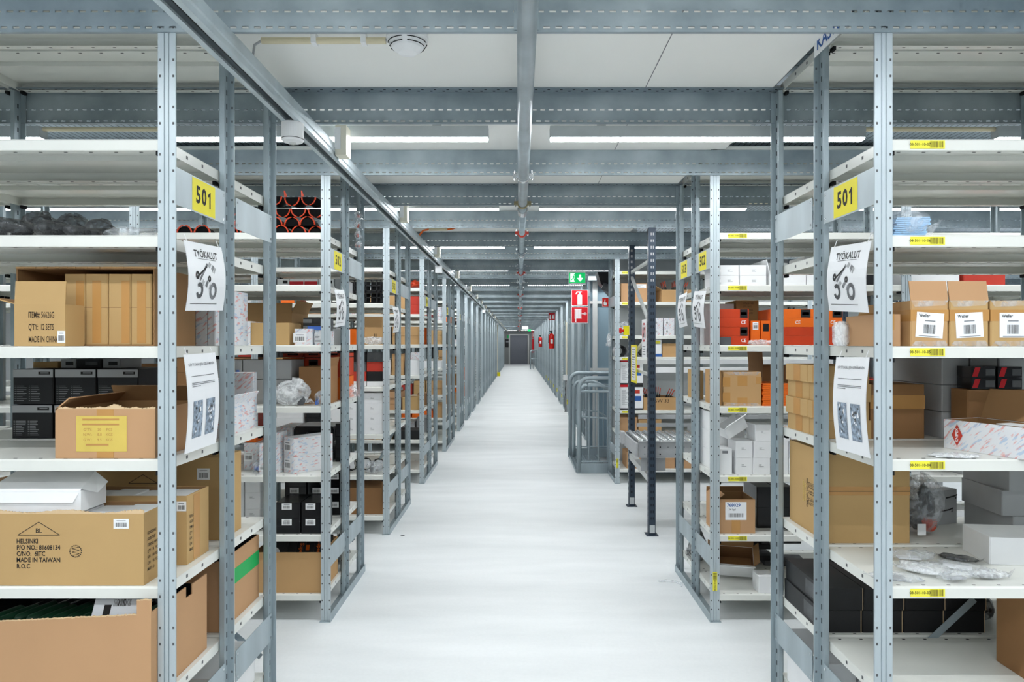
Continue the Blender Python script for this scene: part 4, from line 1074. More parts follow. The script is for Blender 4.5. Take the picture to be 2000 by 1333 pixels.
# knee-high shelf: three gold cartons of white boxes
def gold_side(c, face='r', v=.70, s=.0156):
    c.text(['KONDOSHIKI', 'SOCKET SET', 'ITEM NO.: WP-7600', "Q'TY:    24    PCS", 'N.W.:    8.8   KGS', 'G.W.:    9.8   KGS', 'MEAST: 1.3'], face, .12, v, s * .8, sx=.62, lead=1.4, bold=.01, mat='ink')
g1 = Box('gold HELSINKI carton full of white boxes at the front of the left rack', -1.56, -1.07, 0, L3, 1.945, .16, 'card_gold', opened=True, px=False, h=.205)
b = MB(); r = random.Random(8); n = 120
for k in range(n):
    x = -g1.W / 2 + k * g1.W / n; b.box((x, -g1.D / 2, g1.H - .0), (x + g1.W / n, -g1.D / 2 + .004, g1.H + .004 * math.sin(k * .12) + r.uniform(.005, .008)), 'card_light')
b.build('torn_edge', g1.t)
b = MB(); o = Vector((0, -g1.D / 2 - .0007, 0)); cx = PX(76, 1.945) - g1.t.location.x
for p, q in (((-.06, 0), (0, .037)), ((0, .037), (.06, 0)), ((.06, 0), (-.06, 0))):
    p = Vector((cx + p[0], o.y, .144 + p[1])); q = Vector((cx + q[0], o.y, .144 + q[1])); d = (q - p).normalized(); nn = Vector((-d.z, 0, d.x)) * .0009
    b.face([p - nn, q - nn, q + nn, p + nn], 'ink')
b.text('BL', (cx, o.y, .156), U, V, .018, 'ink', .01)
for i, ln in enumerate(('HELSINKI', 'P/O NO.: 81608134', 'C/NO.  6ITC', 'MADE IN TAIWAN', 'R.O.C')):
    vs_, _ = text_geo(ln, .018); half = max(abs(p.x) for p in vs_) * .0185 * .82
    b.text(ln, (cx - .063 + half, o.y, .126 - i * .0178), U, V, .0185, 'ink', .018, .82)
for i in range(18):
    a0, a1 = 2 * math.pi * i / 18, 2 * math.pi * (i + .6) / 18; C_ = (cx + .105, .098)
    b.face([(C_[0] + rr * math.cos(a), o.y, C_[1] + rr * math.sin(a)) for rr, a in ((.018, a0), (.018, a1), (.015, a1), (.015, a0))], 'ink')
for i in range(5): b.rect((cx + .105, o.y, .088 + i * .005), (1, 0, .25 * (-1) ** i), V, .022, .0012, 'ink')
b.build('printed_text', g1.t)
g1.sticker('f', .93 - .06, .86, .044, .028); gold_side(g1)
g2 = Box('second gold carton behind the HELSINKI carton, stencilled on its end', -1.50, -1.035, 0, L3, 2.125, .15, 'card_gold', opened=True, px=False, h=.215); gold_side(g2, v=.68); g2.sticker('f', .965, .85, .03, .03)
MB().box((g2.W / 2 + .0002, -.03, .005), (g2.W / 2 + .0008, .01, g2.H - .005), 'tape').build('packing_tape', g2.t)
g3 = Box('tall gold carton behind the second gold carton', -1.56, -1.04, 0, L3, 2.395, .16, 'card_gold', px=False, h=.29); gold_side(g3, v=.75); g3.sticker('f', .87, .80, .045, .04)
b = MB()
for p, q in (((-.05, 0), (0, .03)), ((0, .03), (.05, 0)), ((.05, 0), (-.05, 0))):
    p = Vector((-.02 + p[0], -g3.D / 2 - .0007, .2 + p[1])); q = Vector((-.02 + q[0], -g3.D / 2 - .0007, .2 + q[1])); d = (q - p).normalized(); nn = Vector((-d.z, 0, d.x)) * .0009
    b.face([p - nn, q - nn, q + nn, p + nn], 'ink')
b.build('printed_mark', g3.t)
for gi, (g, nn, ww) in enumerate(((g1, 5, 'front'), (g2, 5, 'second'))):
    for k in range(nn):
        wv = (g.W - .02) / nn
        Box(f'white box packed in the {ww} gold carton, {ordn[k]} from the outer end', g.t.location.x - g.W / 2 + .01 + k * wv, g.t.location.x - g.W / 2 + .01 + (k + 1) * wv - .003, 0, L3 + .0045, g.t.location.y - g.D / 2 + .008, g.D - .018, 'white', px=False, h=g.H - .012 - .004 * (k % 2), simple=True, group=f'white boxes packed in the {ww} gold carton')
c = Box('white carton with its lid half open lying on the gold HELSINKI carton', -1.53, -1.262, 0, L3 + .2045, 1.965, .12, 'white', px=False, h=.062, opened=True, wall='white')
b = MB(); w_ = c.W / 2
b.face([(-w_, .055, .098), (w_ - .03, .055, .098), (w_ - .0, -.058, .066), (-w_, -.058, .066)], 'white').face([(-w_, .055, .0972), (-w_, -.058, .0652), (w_, -.058, .0652), (w_ - .03, .055, .0972)], 'white')
b.face([(-w_, -.058, .066), (w_, -.058, .066), (w_ - .02, -.066, .028), (-w_, -.066, .028)], 'white').face([(w_ - .03, .055, .098), (w_ + .025, .03, .07), (w_ + .03, -.03, .05), (w_, -.058, .066)], 'white')
b.build('lid', c.t)
# low shelf: big open carton with green handled tools
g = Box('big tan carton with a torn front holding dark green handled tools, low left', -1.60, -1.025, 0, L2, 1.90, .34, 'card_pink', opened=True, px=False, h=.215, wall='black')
b = MB(); r = random.Random(4); n = 130
for k in range(n):
    x = -g.W / 2 + k * g.W / n; u = k / n; hh = .002 + .028 * u + r.uniform(0, .002) + (.04 if u > .93 else 0)
    b.box((x, -g.D / 2, g.H), (x + g.W / n, -g.D / 2 + .004, g.H + hh), 'card_pink'); b.box((x, -g.D / 2 - .0005, g.H + hh), (x + g.W / n, -g.D / 2 + .0045, g.H + hh + .002), 'card_light')
b.box((g.W / 2 - .004, -g.D / 2 + .004, g.H), (g.W / 2, .03, g.H + .035), 'card_pink'); b.box((g.W / 2 - .004, .07, g.H), (g.W / 2, g.D / 2, g.H + .03), 'card_pink')
b.build('torn_edge', g.t)
MB().box((-g.W / 2, -g.D / 2 - .0008, .0), (g.W / 2, -g.D / 2 - .0002, .045), 'card_brown').build('packing_tape', g.t)
TL = MB().tube([(-.07, 0, 0), (-.06, 0, 0), (.0, 0, .004), (.05, 0, 0), (.06, 0, 0)], [.007, .014, .0115, .015, .008], 'green_dark', 10).tube([(.06, 0, 0), (.12, 0, 0)], .003, 'steel', 6)
TLM = TL.mesh('hand_tool', True)
for k in range(26):
    r = random.Random(100 + k); lay, q = k // 13, k % 13; an = (1.9, 1.25)[lay]
    o = link(TLM, 'hand_tool', None, (g.t.location.x - .232 + q * .0390, g.t.location.y + r.uniform(-.025, .015), L2 + .150 + .034 * lay), (0, 0, an + math.pi * (q % 2 == 5)))
    tag(o, 'dark green handled hand tool in the big torn carton', 'hand tool', 'green handled tools in the big torn carton')
c = tag(MB().box((-.08, -.001, 0), (.08, .001, .07), 'paper').barcode((-.0, -.0015, .05), U, V, .05, .02, 'ink').rect((-.04, -.0015, .03), U, V, .02, .03, 'ink').build('packing_slip', None, (-1.15, 1.96, L2 + .203), (-.5, 0, .05)), 'grey packing slip with barcode among the green tools', 'paper slip')
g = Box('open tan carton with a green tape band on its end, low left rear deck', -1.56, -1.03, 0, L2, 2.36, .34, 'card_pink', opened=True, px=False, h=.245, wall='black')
MB().box((g.W / 2 + .0002, -g.D / 2, .13), (g.W / 2 + .0009, g.D / 2, .185), 'green').build('packing_tape', g.t)
g.text(['ES'], 'r', .42, .64, .045, 'ink', sx=.9, nm='handwriting'); g.flap('l', 60, .05)
for k in range(3): Box(f'white box on the bottom shelf of the left rack, {ordn[k]} from the aisle', -1.15 - k * .14, -1.03 - k * .14, 0, L1, 2.36, .3, 'white' if k != 1 else 'blue_pale', px=False, h=.15, simple=True)
for k in range(2): Box(f'tan box on the front bottom shelf, left rack, {ordn[k]} from the aisle', -1.30 - k * .28, -1.04 - k * .28, 0, L1, 1.96, .32, 'card_tan', px=False, h=.16, simple=True)
# high shelf: bagged black clothing
for k, (a, e, yt, Yb, sd) in enumerate(((-70, 40, 422, 1.97, 1), (52, 104, 428, 1.96, 2), (114, 160, 438, 1.96, 3), (30, 84, 414, 2.15, 4), (98, 140, 416, 2.15, 5), (156, 192, 424, 2.15, 6))):
    bag(f'black garment wrapped in clear film on the high left shelf, {ordn[k]} from the outer end', a, e, yt, L6, Yb, .125, 'film_dark', 3, 'black', sd, 'wrapped_garment', 'wrapped black garments', rz=-12, rough=.1)
bag('clear film bag with small print next to the black garments', 186, 290, 440, L6, 1.96, .12, 'film', None, seed=9)

# ================= left 502 rack =================
def knee_pad(b=None):
    b = MB(); n = 12; rx, rz_, L = .040, .044, .15; k = b.mi('pad_black')
    for i, yv in enumerate((0, .02, .1, L)):
        s = (1, 1.02, .95, .7)[i]
        for j in range(n + 1):
            a = math.pi * j / n
            b.v.append((rx * s * math.cos(a), yv, max(.0, rz_ * s * math.sin(a))))
    for i in range(3):
        for j in range(n): b.f.append((i * 13 + j, i * 13 + j + 1, (i + 1) * 13 + j + 1, (i + 1) * 13 + j)); b.m.append(k)
    b.f.append(tuple(range(39, 52))); b.m.append(k)
    n0 = len(b.v); b.v += [(rx * .97 * math.cos(math.pi * j / n), .004, max(0, rz_ * .95 * math.sin(math.pi * j / n))) for j in range(n + 1)]; b.f.append(tuple(range(n0, n0 + n + 1))); b.m.append(k)
    body = b.mesh('pad', True)
    t_ = MB().tube([(rx * 1.02 * math.cos(math.pi * j / n), -.002, .003 + rz_ * 1.04 * math.sin(math.pi * j / n)) for j in range(n + 1)], [.0032 + .0016 * abs(j - 6) / 6 for j in range(n + 1)], 'orange_red', 8).mesh('rim', True)
    s_ = MB().box((-rx, .05, 0), (rx, .08, .003), 'black').mesh('strap'); fl = MB().face([(-.02, -.004, .042), (.02, -.004, .042), (.008, -.007, .068), (-.005, -.006, .07)], 'orange_red').face([(-.02, -.003, .042), (-.005, -.005, .07), (.008, -.006, .068), (.02, -.003, .042)], 'orange_red').mesh('tongue')
    return body, t_, s_, fl
KP = knee_pad()
HORN = MB().face([(.026, -.004, .0), (.042, -.004, .0), (.046, -.006, -.034), (.040, -.005, -.036)], 'orange_red').face([(.026, -.003, .0), (.040, -.004, -.036), (.046, -.005, -.034), (.042, -.003, .0)], 'orange_red').mesh('tongue')
def place_pad(x, y_, z, rz, ry, lab, tongue=False, sc_=1.0):
    t = thing('knee_pad', lab, 'knee pad', (x, y_, z), 0, 'black and orange knee pads', (0, R(ry), R(rz))); t.scale = (sc_, 1, sc_)
    link(KP[0], 'pad', t); link(KP[1], 'rim', t)
    if tongue: link(HORN if abs(ry) > 90 else KP[3], 'tongue', t)
k = 0; r = random.Random(2)
for rowi, (n, z, up) in enumerate(((6, 0, 0), (5, .047, 0), (6, .140, 1), (5, .203, 1))):
    for i in range(n):
        x = -1.085 - i * .09 - .04 * (rowi % 2) - r.uniform(0, .005)
        place_pad(x, 3.63 + r.uniform(0, .03), L7 + .002 + z, r.uniform(-5, 5), r.uniform(-6, 6) * (rowi == 3) + 180 * up, f'black knee pad with orange rim, layer {["one", "two", "three", "four"][rowi]} of the pile, {ordn[i]} from the aisle', rowi == 3 or (rowi == 2 and i == 4), r.uniform(.9, .98))
for i in range(3): place_pad(-1.69 - i * .095, 3.64, L7 + .002, r.uniform(-5, 5), 0, f'black knee pad with orange rim lying apart from the pile, {ordn[i]} from it')
for i in range(4):
    bag(f'clear bag of rust coloured parts behind the knee pads, {["lowest", "second", "third", "top"][i]} of four', 690, 702, 420, L7 + .06 * i, 4.12, .10, 'film', 3, 'orange_red', 20 + i, h=.042)
# upper shelf: flat boxes on the rear deck
for k, (a, e, m) in enumerate(((524, 539, 'black'), (541, 564, 'white'), (565.5, 593, 'red'), (594.5, 620, 'red'), (622, 652, 'white'), (654, 680, 'grey_box'))):
    c = Box(f'flat {dict(black="black", white="white", red="red and white", grey_box="grey")[m]} box, upper shelf, second left rack, {ordn[k]} from the outer end', a, e, 545.5, L6, 4.0, .25, 'white' if m == 'red' else m, name='product_box')
    if m == 'red': c.sticker('f', .5, .55, c.W * .98, c.H * .5, 'plain', 'red'); c.text(['OB 940'], 'f', .12, .55, c.H * .32, 'white', .01)
    elif m == 'white': c.sticker('f', .7, .75, c.W * .4, c.H * .25, 'plain', 'ink')
# eye-level shelf
c = Box('white patterned box with a red diamond on the eye-level shelf of the second left rack', 453, 488, 628, L5, 3.60, .2, 'pattern_print'); c.sticker('f', .38, .63, .06, .038, 'diamond', 'pattern_print')
c = Box('gold carton beside the red diamond box', 490, 565, 631, L5, 3.61, .2, 'card_gold', tape='vf'); c.sticker('f', .55, .75, .03, .05, 'lines')
c = Box('large open tan carton behind the gold carton, second left rack', 455, 570, 612, L5, 3.98, .3, 'card_tan', opened=True); c.flap('r', 25, .08).flap('f', -5, .06).flap('l', 40, .09)
for k in range(4): Box(f'dark box with grey band stacked behind the patterned boxes, {["lowest", "second", "third", "top"][k]} of four', 592, 626, 0, L5 + k * .04, 4.0, .28, 'grey_soft', h=.039, name='product_box').sticker('f', .25, .5, .05, .022, 'plain', 'grey_box')
c = Box('white patterned box with barcode at the shelf front, second left rack', 575, 610, 643, L5, 3.60, .16, 'pattern_print'); c.sticker('f', .3, .45, .07, .05)
c = Box('second white patterned box with barcode along the shelf end', -1.086, -1.045, 0, L5, 3.62, .24, 'pattern_print', px=False, h=.078); c.sticker('r', .5, .5, .03, .04, 'diamond', 'pattern_print'); c.sticker('f', .6, .45, .05, .05, 'lines')
c = Box('white box with a small red diamond near the rack end, second left rack', 650, 684, 643, L5, 3.99, .2, 'white'); c.sticker('r', .4, .5, .03, .04, 'diamond')
Box('thin purple and white packet lying on the patterned boxes', 600, 640, 638, L5 + .080, 3.63, .1, 'blue', name='packet', cat='packet')
# shelf below: grey boxes, orange boxes
for k, (a, e, yt, zb) in enumerate(((474, 569, 742, L4), (474, 569, 704, PZ(741, 3.72)), (420, 472, 704, PZ(741, 3.72)), (420, 472, 742, L4))):
    Box(f'grey carton {["lower inner", "upper inner", "upper outer", "lower outer"][k]} of four on the second left rack', a, e, yt, zb + .001 * (k in (1, 2)), 3.72, .22, 'grey_box', group='grey cartons on the second left rack')
def orange_box(lab, a, e, yt, z, Y, d, m='orange', logo=True, h=None):
    c = Box(lab, a, e, yt, z, Y, d, m, name='product_box', h=h)
    if logo: c.sticker('f', .5, .72, min(.06, c.W * .5), c.H * .4, 'plain', 'black'); c.sticker('f', .5, .72, min(.045, c.W * .38), c.H * .16, 'plain', 'orange_red', nm='logo')
    return c
zz = L4
for k, (a, e) in enumerate(((552, 592), (594, 630), (636, 668))):
    orange_box(f'orange box on the rear deck of the second left rack, {ordn[k]} of the lower row', a, e, 738, zz, 3.98, .3)
    orange_box(f'orange box on the rear deck of the second left rack, {ordn[k]} of the upper row', a, e, 700, PZ(737, 3.98) + .001, 3.98, .3, 'orange' if k == 0 else 'orange_red')
    orange_box(f'flat dark orange box on top of the orange boxes, {ordn[k]} along', a, e, 691, PZ(699, 3.98) + .002, 3.98, .3, 'orange_red')
c = Box('open brown carton in front of the orange boxes, second left rack', 584, 665, 717, L4, 3.70, .2, 'card_brown', opened=True); c.flap('r', 12, .05)
bag('big clear bag of pale goods at the shelf front, second left rack', 530, 600, 750, L4, 3.575, .09, 'film_white', 3, 'white', 31)
bag('small clear bag with blue parts next to the big clear bag', 612, 630, 768, L4, 3.59, .07, 'film', 3, 'blue', 32)
bag('clear bag hanging toward the rack end, second left rack', 674, 692, 757, L4, 4.03, .12, 'film', None, seed=33)
tag(MB().tube([(0, 0, 0), (0, 0, .02), (0, -.0, .05)], [.012, .014, .008], 'blue', 12).build('screwdriver_handle', None, (PX(455, 3.6), 3.6, PZ(715, 3.6))), 'rounded blue handle end sticking out over the grey cartons', 'tool handle')
bpy.data.objects['screwdriver_handle'].location.z = PZ(741, 3.72) + .0015; bpy.data.objects['screwdriver_handle'].location.y = 3.66
Box('low pale tray under the blue handle on the second left rack', 440, 470, 0, L4, 3.60, .1, 'card_gold', h=PZ(741, 3.72) - L4, simple=True, name='tray', cat='tray')
# patterned pliers boxes
def rotbox(lab, x, y_, z, w_, d, h, rz, mat, **k):
    c = Box(lab, x - w_ / 2, x + w_ / 2, 0, z, y_ - d / 2, d, mat, px=False, h=h, **k); rot2(c.t, rz); return c
hh = .094
for k in (0, 1):
    c = rotbox(f'long white patterned box with barcode end, {["lower", "upper"][k]} of two laid askew', -1.152, 3.735, L3 + k * (hh + .001), .10, .245, hh, -38, 'pattern_print', group='patterned boxes laid askew')
    c.sticker('f', .38, .5, .065, .06); c.sticker('r', .9, .5, .03, .06, 'diamond', 'pattern_print')
c = Box('white patterned box standing upright beside the two askew boxes', 506, 534, 868, L3, 3.60, .15, 'pattern_print'); c.sticker('f', .3, .22, .05, .03)
Box('tall narrow white patterned box with a folded top, second left rack', 537, 546, 846, L3, 3.63, .12, 'pattern_print')
c = Box('dark patterned box with barcode lying behind, second left rack', 476, 507, 866, L3, 3.72, .2, 'pattern_print'); c.sticker('f', .3, .5, .05, .05)
Box('small orange box on top of the dark patterned box', 476, 500, 852, PZ(866, 3.72) + .001, 3.74, .15, 'orange', name='product_box', simple=True)
c = Box('grey patterned box lying on the others behind, second left rack', 540, 570, 836, L3, 3.98, .25, 'pattern_print')
for k, (a, e, yt, zb) in enumerate(((586, 662, 808, 0), (588, 664, 842, 0))):
    t = thing('tool_case', f'black plastic tool case, {["upper", "lower"][k]} of two on the second left rack', 'tool case', (-1.205, 4.13, L3 + (.105 if k == 0 else .001)))
    MB().prism([(-.11, .0), (.11, .0), (.118, .015), (.118, .08), (.105, .1), (-.105, .1), (-.118, .08), (-.118, .015)], -.12, .12, 'blackgloss', 'y').build('body', t)
    MB().box((-.112, -.1225, .048), (.112, -.12, .054), 'grey_soft').build('seam', t); MB().tube([(-.04, -.12, .06), (-.035, -.14, .06), (.035, -.14, .06), (.04, -.12, .06)], .006, 'black', 8).build('handle', t)
for k in range(3): Box(f'black box by the rack end behind the askew boxes, {["lowest", "second", "top"][k]} of three', 655, 668, 0, L3 + .075 * k, 3.99, .2, 'blackgloss', h=.073, simple=True)
bag('small clear bag with blue and white parts at the shelf front', 490, 506, 908, L3, 3.60, .06, 'film', 4, 'blue', 40)
# black boxes with white labels
def lab_black(lab, a, e, yt, z, Y, d, h=None):
    c = Box(lab, a, e, yt, z, Y, d, 'blackgloss', name='product_box', group='black boxes with white barcode labels', h=h); c.sticker('f', .45, .74, .052, .033); return c
bh = PZ(1013, 3.59) - L2
for i, (a, e) in enumerate(((539, 586), (588, 634))):
    lab_black(f'black box with barcode label, lower row, {ordn[i]} from the outer end, second left rack', a, e, 0, L2, 3.59, .2, bh)
    lab_black(f'black box with barcode label, upper row, {ordn[i]} from the outer end, second left rack', a, e, 0, L2 + bh + .001, 3.59, .2, bh)
for i, (a, e) in enumerate(((556, 598), (600, 642), (644, 664))):
    for k in range(3):
        lab_black(f'black box with barcode label on the rear deck, {ordn[i]} column, {["lowest", "second", "top"][k]}', a, e, 0, L2 + k * (bh + .001), 3.98, .24, bh)
for i, (a, e) in enumerate(((440, 476), (478, 508))):
    for k in range(3):
        Box(f'white box behind the gold cartons, {["outer", "inner"][i]} column, {["lowest", "second", "top"][k]}, second left rack', a, e, 0, L2 + k * .091, 3.75, .2, 'white', h=.09).sticker('f', .5, .7, .035, .015, 'lines')
# bottom: carton of packaged goggles
c = Box('open tan carton of black and orange packages, bottom of the second left rack', -1.40, -1.036, 0, L1, 3.59, .31, 'card_tan', opened=True, px=False, h=PZ(1080, 3.59) - L1)
for k in range(6):
    t = thing('package', f'black retail package leaning in the bottom carton, {ordn[k]} from the outer side', 'package', (c.t.location.x - .09 + k * .042, c.t.location.y - .115 + .024 * k, L1 + .06), 0, 'black retail packages in the bottom carton', (R(-30), 0, 0))
    MB().box((-.06 if k else -.08, -.006, 0), (.05, .006, .2), 'black').build('card', t)
    b = MB()
    if k == 1: b.rect((-.02, -.0065, .12), U, V, .05, .12, 'paper'); b.rect((-.02, -.007, .15), U, V, .035, .04, 'grey_box')
    elif k in (2, 4): b.text('Superior', (.03, -.0068, .12), (0, 0, -1), (1, 0, 0), .03, 'orange', .02); b.rect((-.01, -.0068, .14), U, V, .03, .03, 'grey_box'); b.rect((-.012, -.0068, .1), U, V, .03, .03, 'photo_grey')
    elif k == 0: b.lathe([(.03, -.0085), (.034, -.0075)], 'white', 20, (-.02, 0, .13), 'y')
    else: b.rect((0, -.0068, .14), U, V, .05, .03, 'orange')
    b.build('print', t)
bag('crumpled black film over the rear of the bottom shelf, second left rack', 640, 668, 1060, L1, 4.0, .2, 'film_dark', 2, 'black', 44)
# ================= right 501 rack =================
for k, (a, e, fx) in enumerate(((1779, 1852, 0), (1855, 1931, 0), (1935, 2022, 0))):
    c = Box(f'taped tan carton with a white shipping label, {["nearest to the aisle", "middle", "farthest from the aisle"][k]} of three', a, e, 588, L5, 1.955, .30, 'card_gold' if k else 'card_tan', tape='h', group='taped tan cartons with white shipping labels')
    w_ = .068; b = MB(); o = Vector((.0, -c.D / 2 - .0012, c.H * .46)); q = Matrix.Rotation(R((4, -3, 0)[k]), 3, Vector((0, 1, 0))); A, B = q @ Vector((1, 0, 0)), q @ Vector((0, 0, 1))
    b.rect(o, A, B, w_ * 1.15, w_ * 1.05, 'paper'); b.text('Weller', o + A * (-.017) + B * .026 - Vector((0, .0004, 0)), A, B, .013, 'ink', .02, .85)
    b.barcode(o - B * .012 - Vector((0, .0004, 0)), A, B, .034, .026, 'ink', 18, k); b.rect(o + B * .012 - Vector((0, .0004, 0)), A, B, .03, .003, 'grey_print'); b.rect(o - B * .032 - Vector((0, .0004, 0)), A, B, .06, .0016, 'grey_print')
    b.build('label_sticker', c.t)
    MB().face([(-c.W / 2, -c.D / 2 - .001, 0), (c.W / 2, -c.D / 2 - .001, 0), (c.W / 2 - .01, -c.D / 2 - .002, .016), (-c.W / 2 + .012, -c.D / 2 - .002, .014)], 'film').face([(-c.W / 2, -c.D / 2 - .001, c.H), (c.W / 2, -c.D / 2 - .001, c.H), (c.W / 2 - .012, -c.D / 2 - .002, c.H - .014), (-c.W / 2 + .01, -c.D / 2 - .002, c.H - .018)], 'film').build('clear_tape', c.t)
    if k < 2: c.flap('f', -10, .058, 'card_pink')
Box('tan carton by the rack end left of the labelled cartons', 1.04, 1.105, 0, L5, 1.975, .2, 'card_pink', px=False, h=.092, tape='v')
t = thing('film_roll', 'small white roll of film standing by the tan carton at the rack end', 'roll', (PX(1646, 2.16), 2.17, L5 + .001)); MB().lathe([(.02, 0), (.026, .01), (.027, .06), (.018, .075), (.008, .078)], 'film_white', 16).lathe([(.016, 0), (.02, .01), (.02, .06), (.012, .07)], 'white', 12).build('roll', t)
# blue folded packs in a bag on the upper shelf
t = thing('wrapped_pack', 'stack of pale blue folded cloths in a clear bag on the upper right shelf', 'packet', (PX(1788, 1.93), 1.985, L6 + .001), R(-8))
for k in range(9):
    MB().box((-.044 + .003 * (k % 3) + .004 * (k > 4), -.035, .001 + k * .0058), (.044 + .003 * (k % 2) + .01 * (k > 4), .05, .0058 + k * .0058), 'blue_pale').build('folded_cloth', t)
blob(.13, .12, .075, 77, 'film', 26, 12, .12).build('film', t, smooth=True)
MB().face([(-.06, 0, .02), (-.10, -.01, .0), (-.085, 0, .05), (-.05, .01, .06)], 'film').build('crumpled_edge', t); MB().face([(.05, 0, .02), (.10, -.01, .05), (.07, 0, .0)], 'film').build('crumpled_edge', t)
# waist shelf
c = rotbox('long open white patterned carton with a red diamond, lid flung back, right rack', 1.452, 2.06, L4, .25, .15, .09, -70, 'pattern_print', opened=True)
b = MB(); o = Vector((-c.W / 2 + .045, -c.D / 2 - .0014, .045)); b.face([o + Vector(p) for p in ((-.018, 0, 0), (0, 0, -.034), (.018, 0, 0), (0, 0, .034))], 'red_clamp'); b.text('KNIPEX', o - Vector((0, .0004, 0)), (0, 0, 1), (-1, 0, 0), .0125, 'white', .02); b.build('logo', c.t)
c.flap('b', 25, .10, 'card_brown', .9); c.flap('r', 60, .05, 'card_brown', .8)
MB().box((.03, -.06, .0905), (.10, .0, .0925), 'paper').build('packing_slip', c.t)
t = thing('flat_bag', 'flat white plastic bag on the shelf edge in front of the long patterned carton', 'plastic bag', (PX(1868, 1.95), 1.965, L4 + .001), R(-12)); blob(.13, .05, .012, 5, 'film_white', 20, 8, .15).build('film', t, smooth=True); MB().box((-.05, -.015, .001), (.04, .015, .004), 'paper').build('card', t)
c = Box('brown taped carton on the rear deck of the right rack, waist-high', 1700, 1806, 752, L4, 2.36, .3, 'card_brown', tape='h')
for k, (a, e) in enumerate(((1840, 1893), (1896, 1948), (1951, 2003))):
    for j in range(3):
        Box(f'grey carton, {ordn[k]} column and {["bottom", "middle", "top"][j]} row, rear deck of the right rack', a, e, 0, L4 + .092 * j + .001 * j, 2.36, .35, 'grey_box', h=.091, group='grey cartons stacked in columns')
for k in range(4):
    c = Box(f'black and red tool package, {ordn[k % 2]} in the {["lower", "upper"][k // 2]} row before the grey cartons', 1898 + 52 * (k % 2), 1946 + 52 * (k % 2), 0, L4 + .177 + .038 * (k // 2), 2.26, .08, 'blackgloss', h=.037, name='package', cat='package')
    MB().face([(-.04, -.0406, .004), (-.022, -.0406, .004), (-.012, -.0406, .034), (-.03, -.0406, .034)], 'red').rect((.02, -.0406, .018), U, V, .03, .022, 'grey_soft').build('print', c.t)
Box('brown carton under the black and red packages', 1890, 2010, 0, L4, 2.255, .09, 'card_brown', h=.175)
for j in range(4):
    h_ = .062
    for k in range(6):
        x0 = 1.052 + k * .084 - .008 * (j % 2)
        if x0 + .08 > 1.22: continue
        c = Box(f'small gold carton, {["bottom", "second", "third", "top"][j]} row, {ordn[k]} from the aisle, {"rear deck"} of the right rack', x0, x0 + .081, 0, L4 + j * (h_ + .0008), 2.47 - .115, .115, 'card_gold', px=False, h=h_, group='small gold cartons in four rows')
        MB().box((-c.W / 2 - .0008, -.02, .001), (-c.W / 2 - .0002, .015, h_ - .001), 'tape').build('packing_tape', c.t)
        if k < 2:
            c = Box(f'small gold carton of the back rank, {["bottom", "second", "third", "top"][j]} row, {ordn[k]} from the aisle', x0, x0 + .081, 0, L4 + j * (h_ + .0008), 2.475, .2, 'card_gold', px=False, h=h_, group='small gold cartons in four rows')
            MB().box((-c.W / 2 - .0008, -.04, .001), (-c.W / 2 - .0002, .02, h_ - .001), 'tape').build('packing_tape', c.t)
# knee-high shelf
c = Box('big tan stencilled carton on the rear deck of the right rack', 1.065, 1.352, 0, L3, 2.36, .33, 'card_gold', px=False, h=.312)
b = MB(); b.box((-c.W / 2 - .0004, -c.D / 2 - .0006, .165), (c.W / 2, -c.D / 2 - .0002, .195), 'tape').box((-c.W / 2, -c.D / 2 - .0009, .178), (c.W / 2, -c.D / 2 - .0005, .1795), 'ink_brown').build('packing_tape', c.t)
b = MB()
for i, ln in enumerate(('KONDOSHIKI', 'SOCKET SET', 'ITEM NO.: WP-7600', "Q'TY:   24   PCS", 'N.W.:  8.8  KGS', 'G.W.:  9.8  KGS', 'MEAST: 1.3')):
    b.text(ln, (-c.W / 2 - .0008, .03 - i * .017, .14), (0, 0, 1), (0, 1, 0), .0155, 'ink' if i > 1 else 'yellow_dull', .01, .8)
b.build('printed_text', c.t)
t = bag('clear bag of black and orange parts beside the big stencilled carton', 1778, 1860, 945, L3, 2.42, .14, 'film', 9, 'black', 51)
blob(.05, .05, .05, 3, 'orange_red', 12, 8, .2).build('content', t, (.02, -.02, .01)); MB().box((-.05, -.072, .01), (-.02, -.07, .05), 'paper').build('tag', t)
MB().tube([(-.035, 0, .13), (-.03, 0, .16), (-.05, 0, .19)], [.03, .014, .024], 'film_white', 10).build('knot', t)
c = rotbox('grey carton with black hook prints behind the clear bag', 1.60, 2.66, L3, .14, .12, .13, 18, 'grey_box'); b = MB()
for q in (0, 1): b.tube([(-.02 + .03 * q, -.0615, .05 + .05 * q), (.03 + .02 * q, -.0615, .055 + .05 * q), (.045 + .02 * q, -.0615, .06 + .05 * q), (.04 + .02 * q, -.0615, .045 + .05 * q)], .0025, 'ink', 6)
b.build('print', c.t)
for j in range(3):
    c = rotbox(f'grey carton stacked askew by the frame edge, {["lowest", "middle", "top"][j]} of three', 1.80 + (.01, -.006, .004)[j], 2.50, L3 + .088 * j, .20, .24, .0875, (4, -3, 2)[j], 'grey_box')
c = rotbox('low grey-white carton at the front right of the knee-high shelf', 1.60, 2.20, L3, .215, .16, .085, -6, 'white')
c.t.location.x = 1.585
c.text(['24 PCS', '12 0 01'], 'f', .62, .6, .009, 'grey_print')
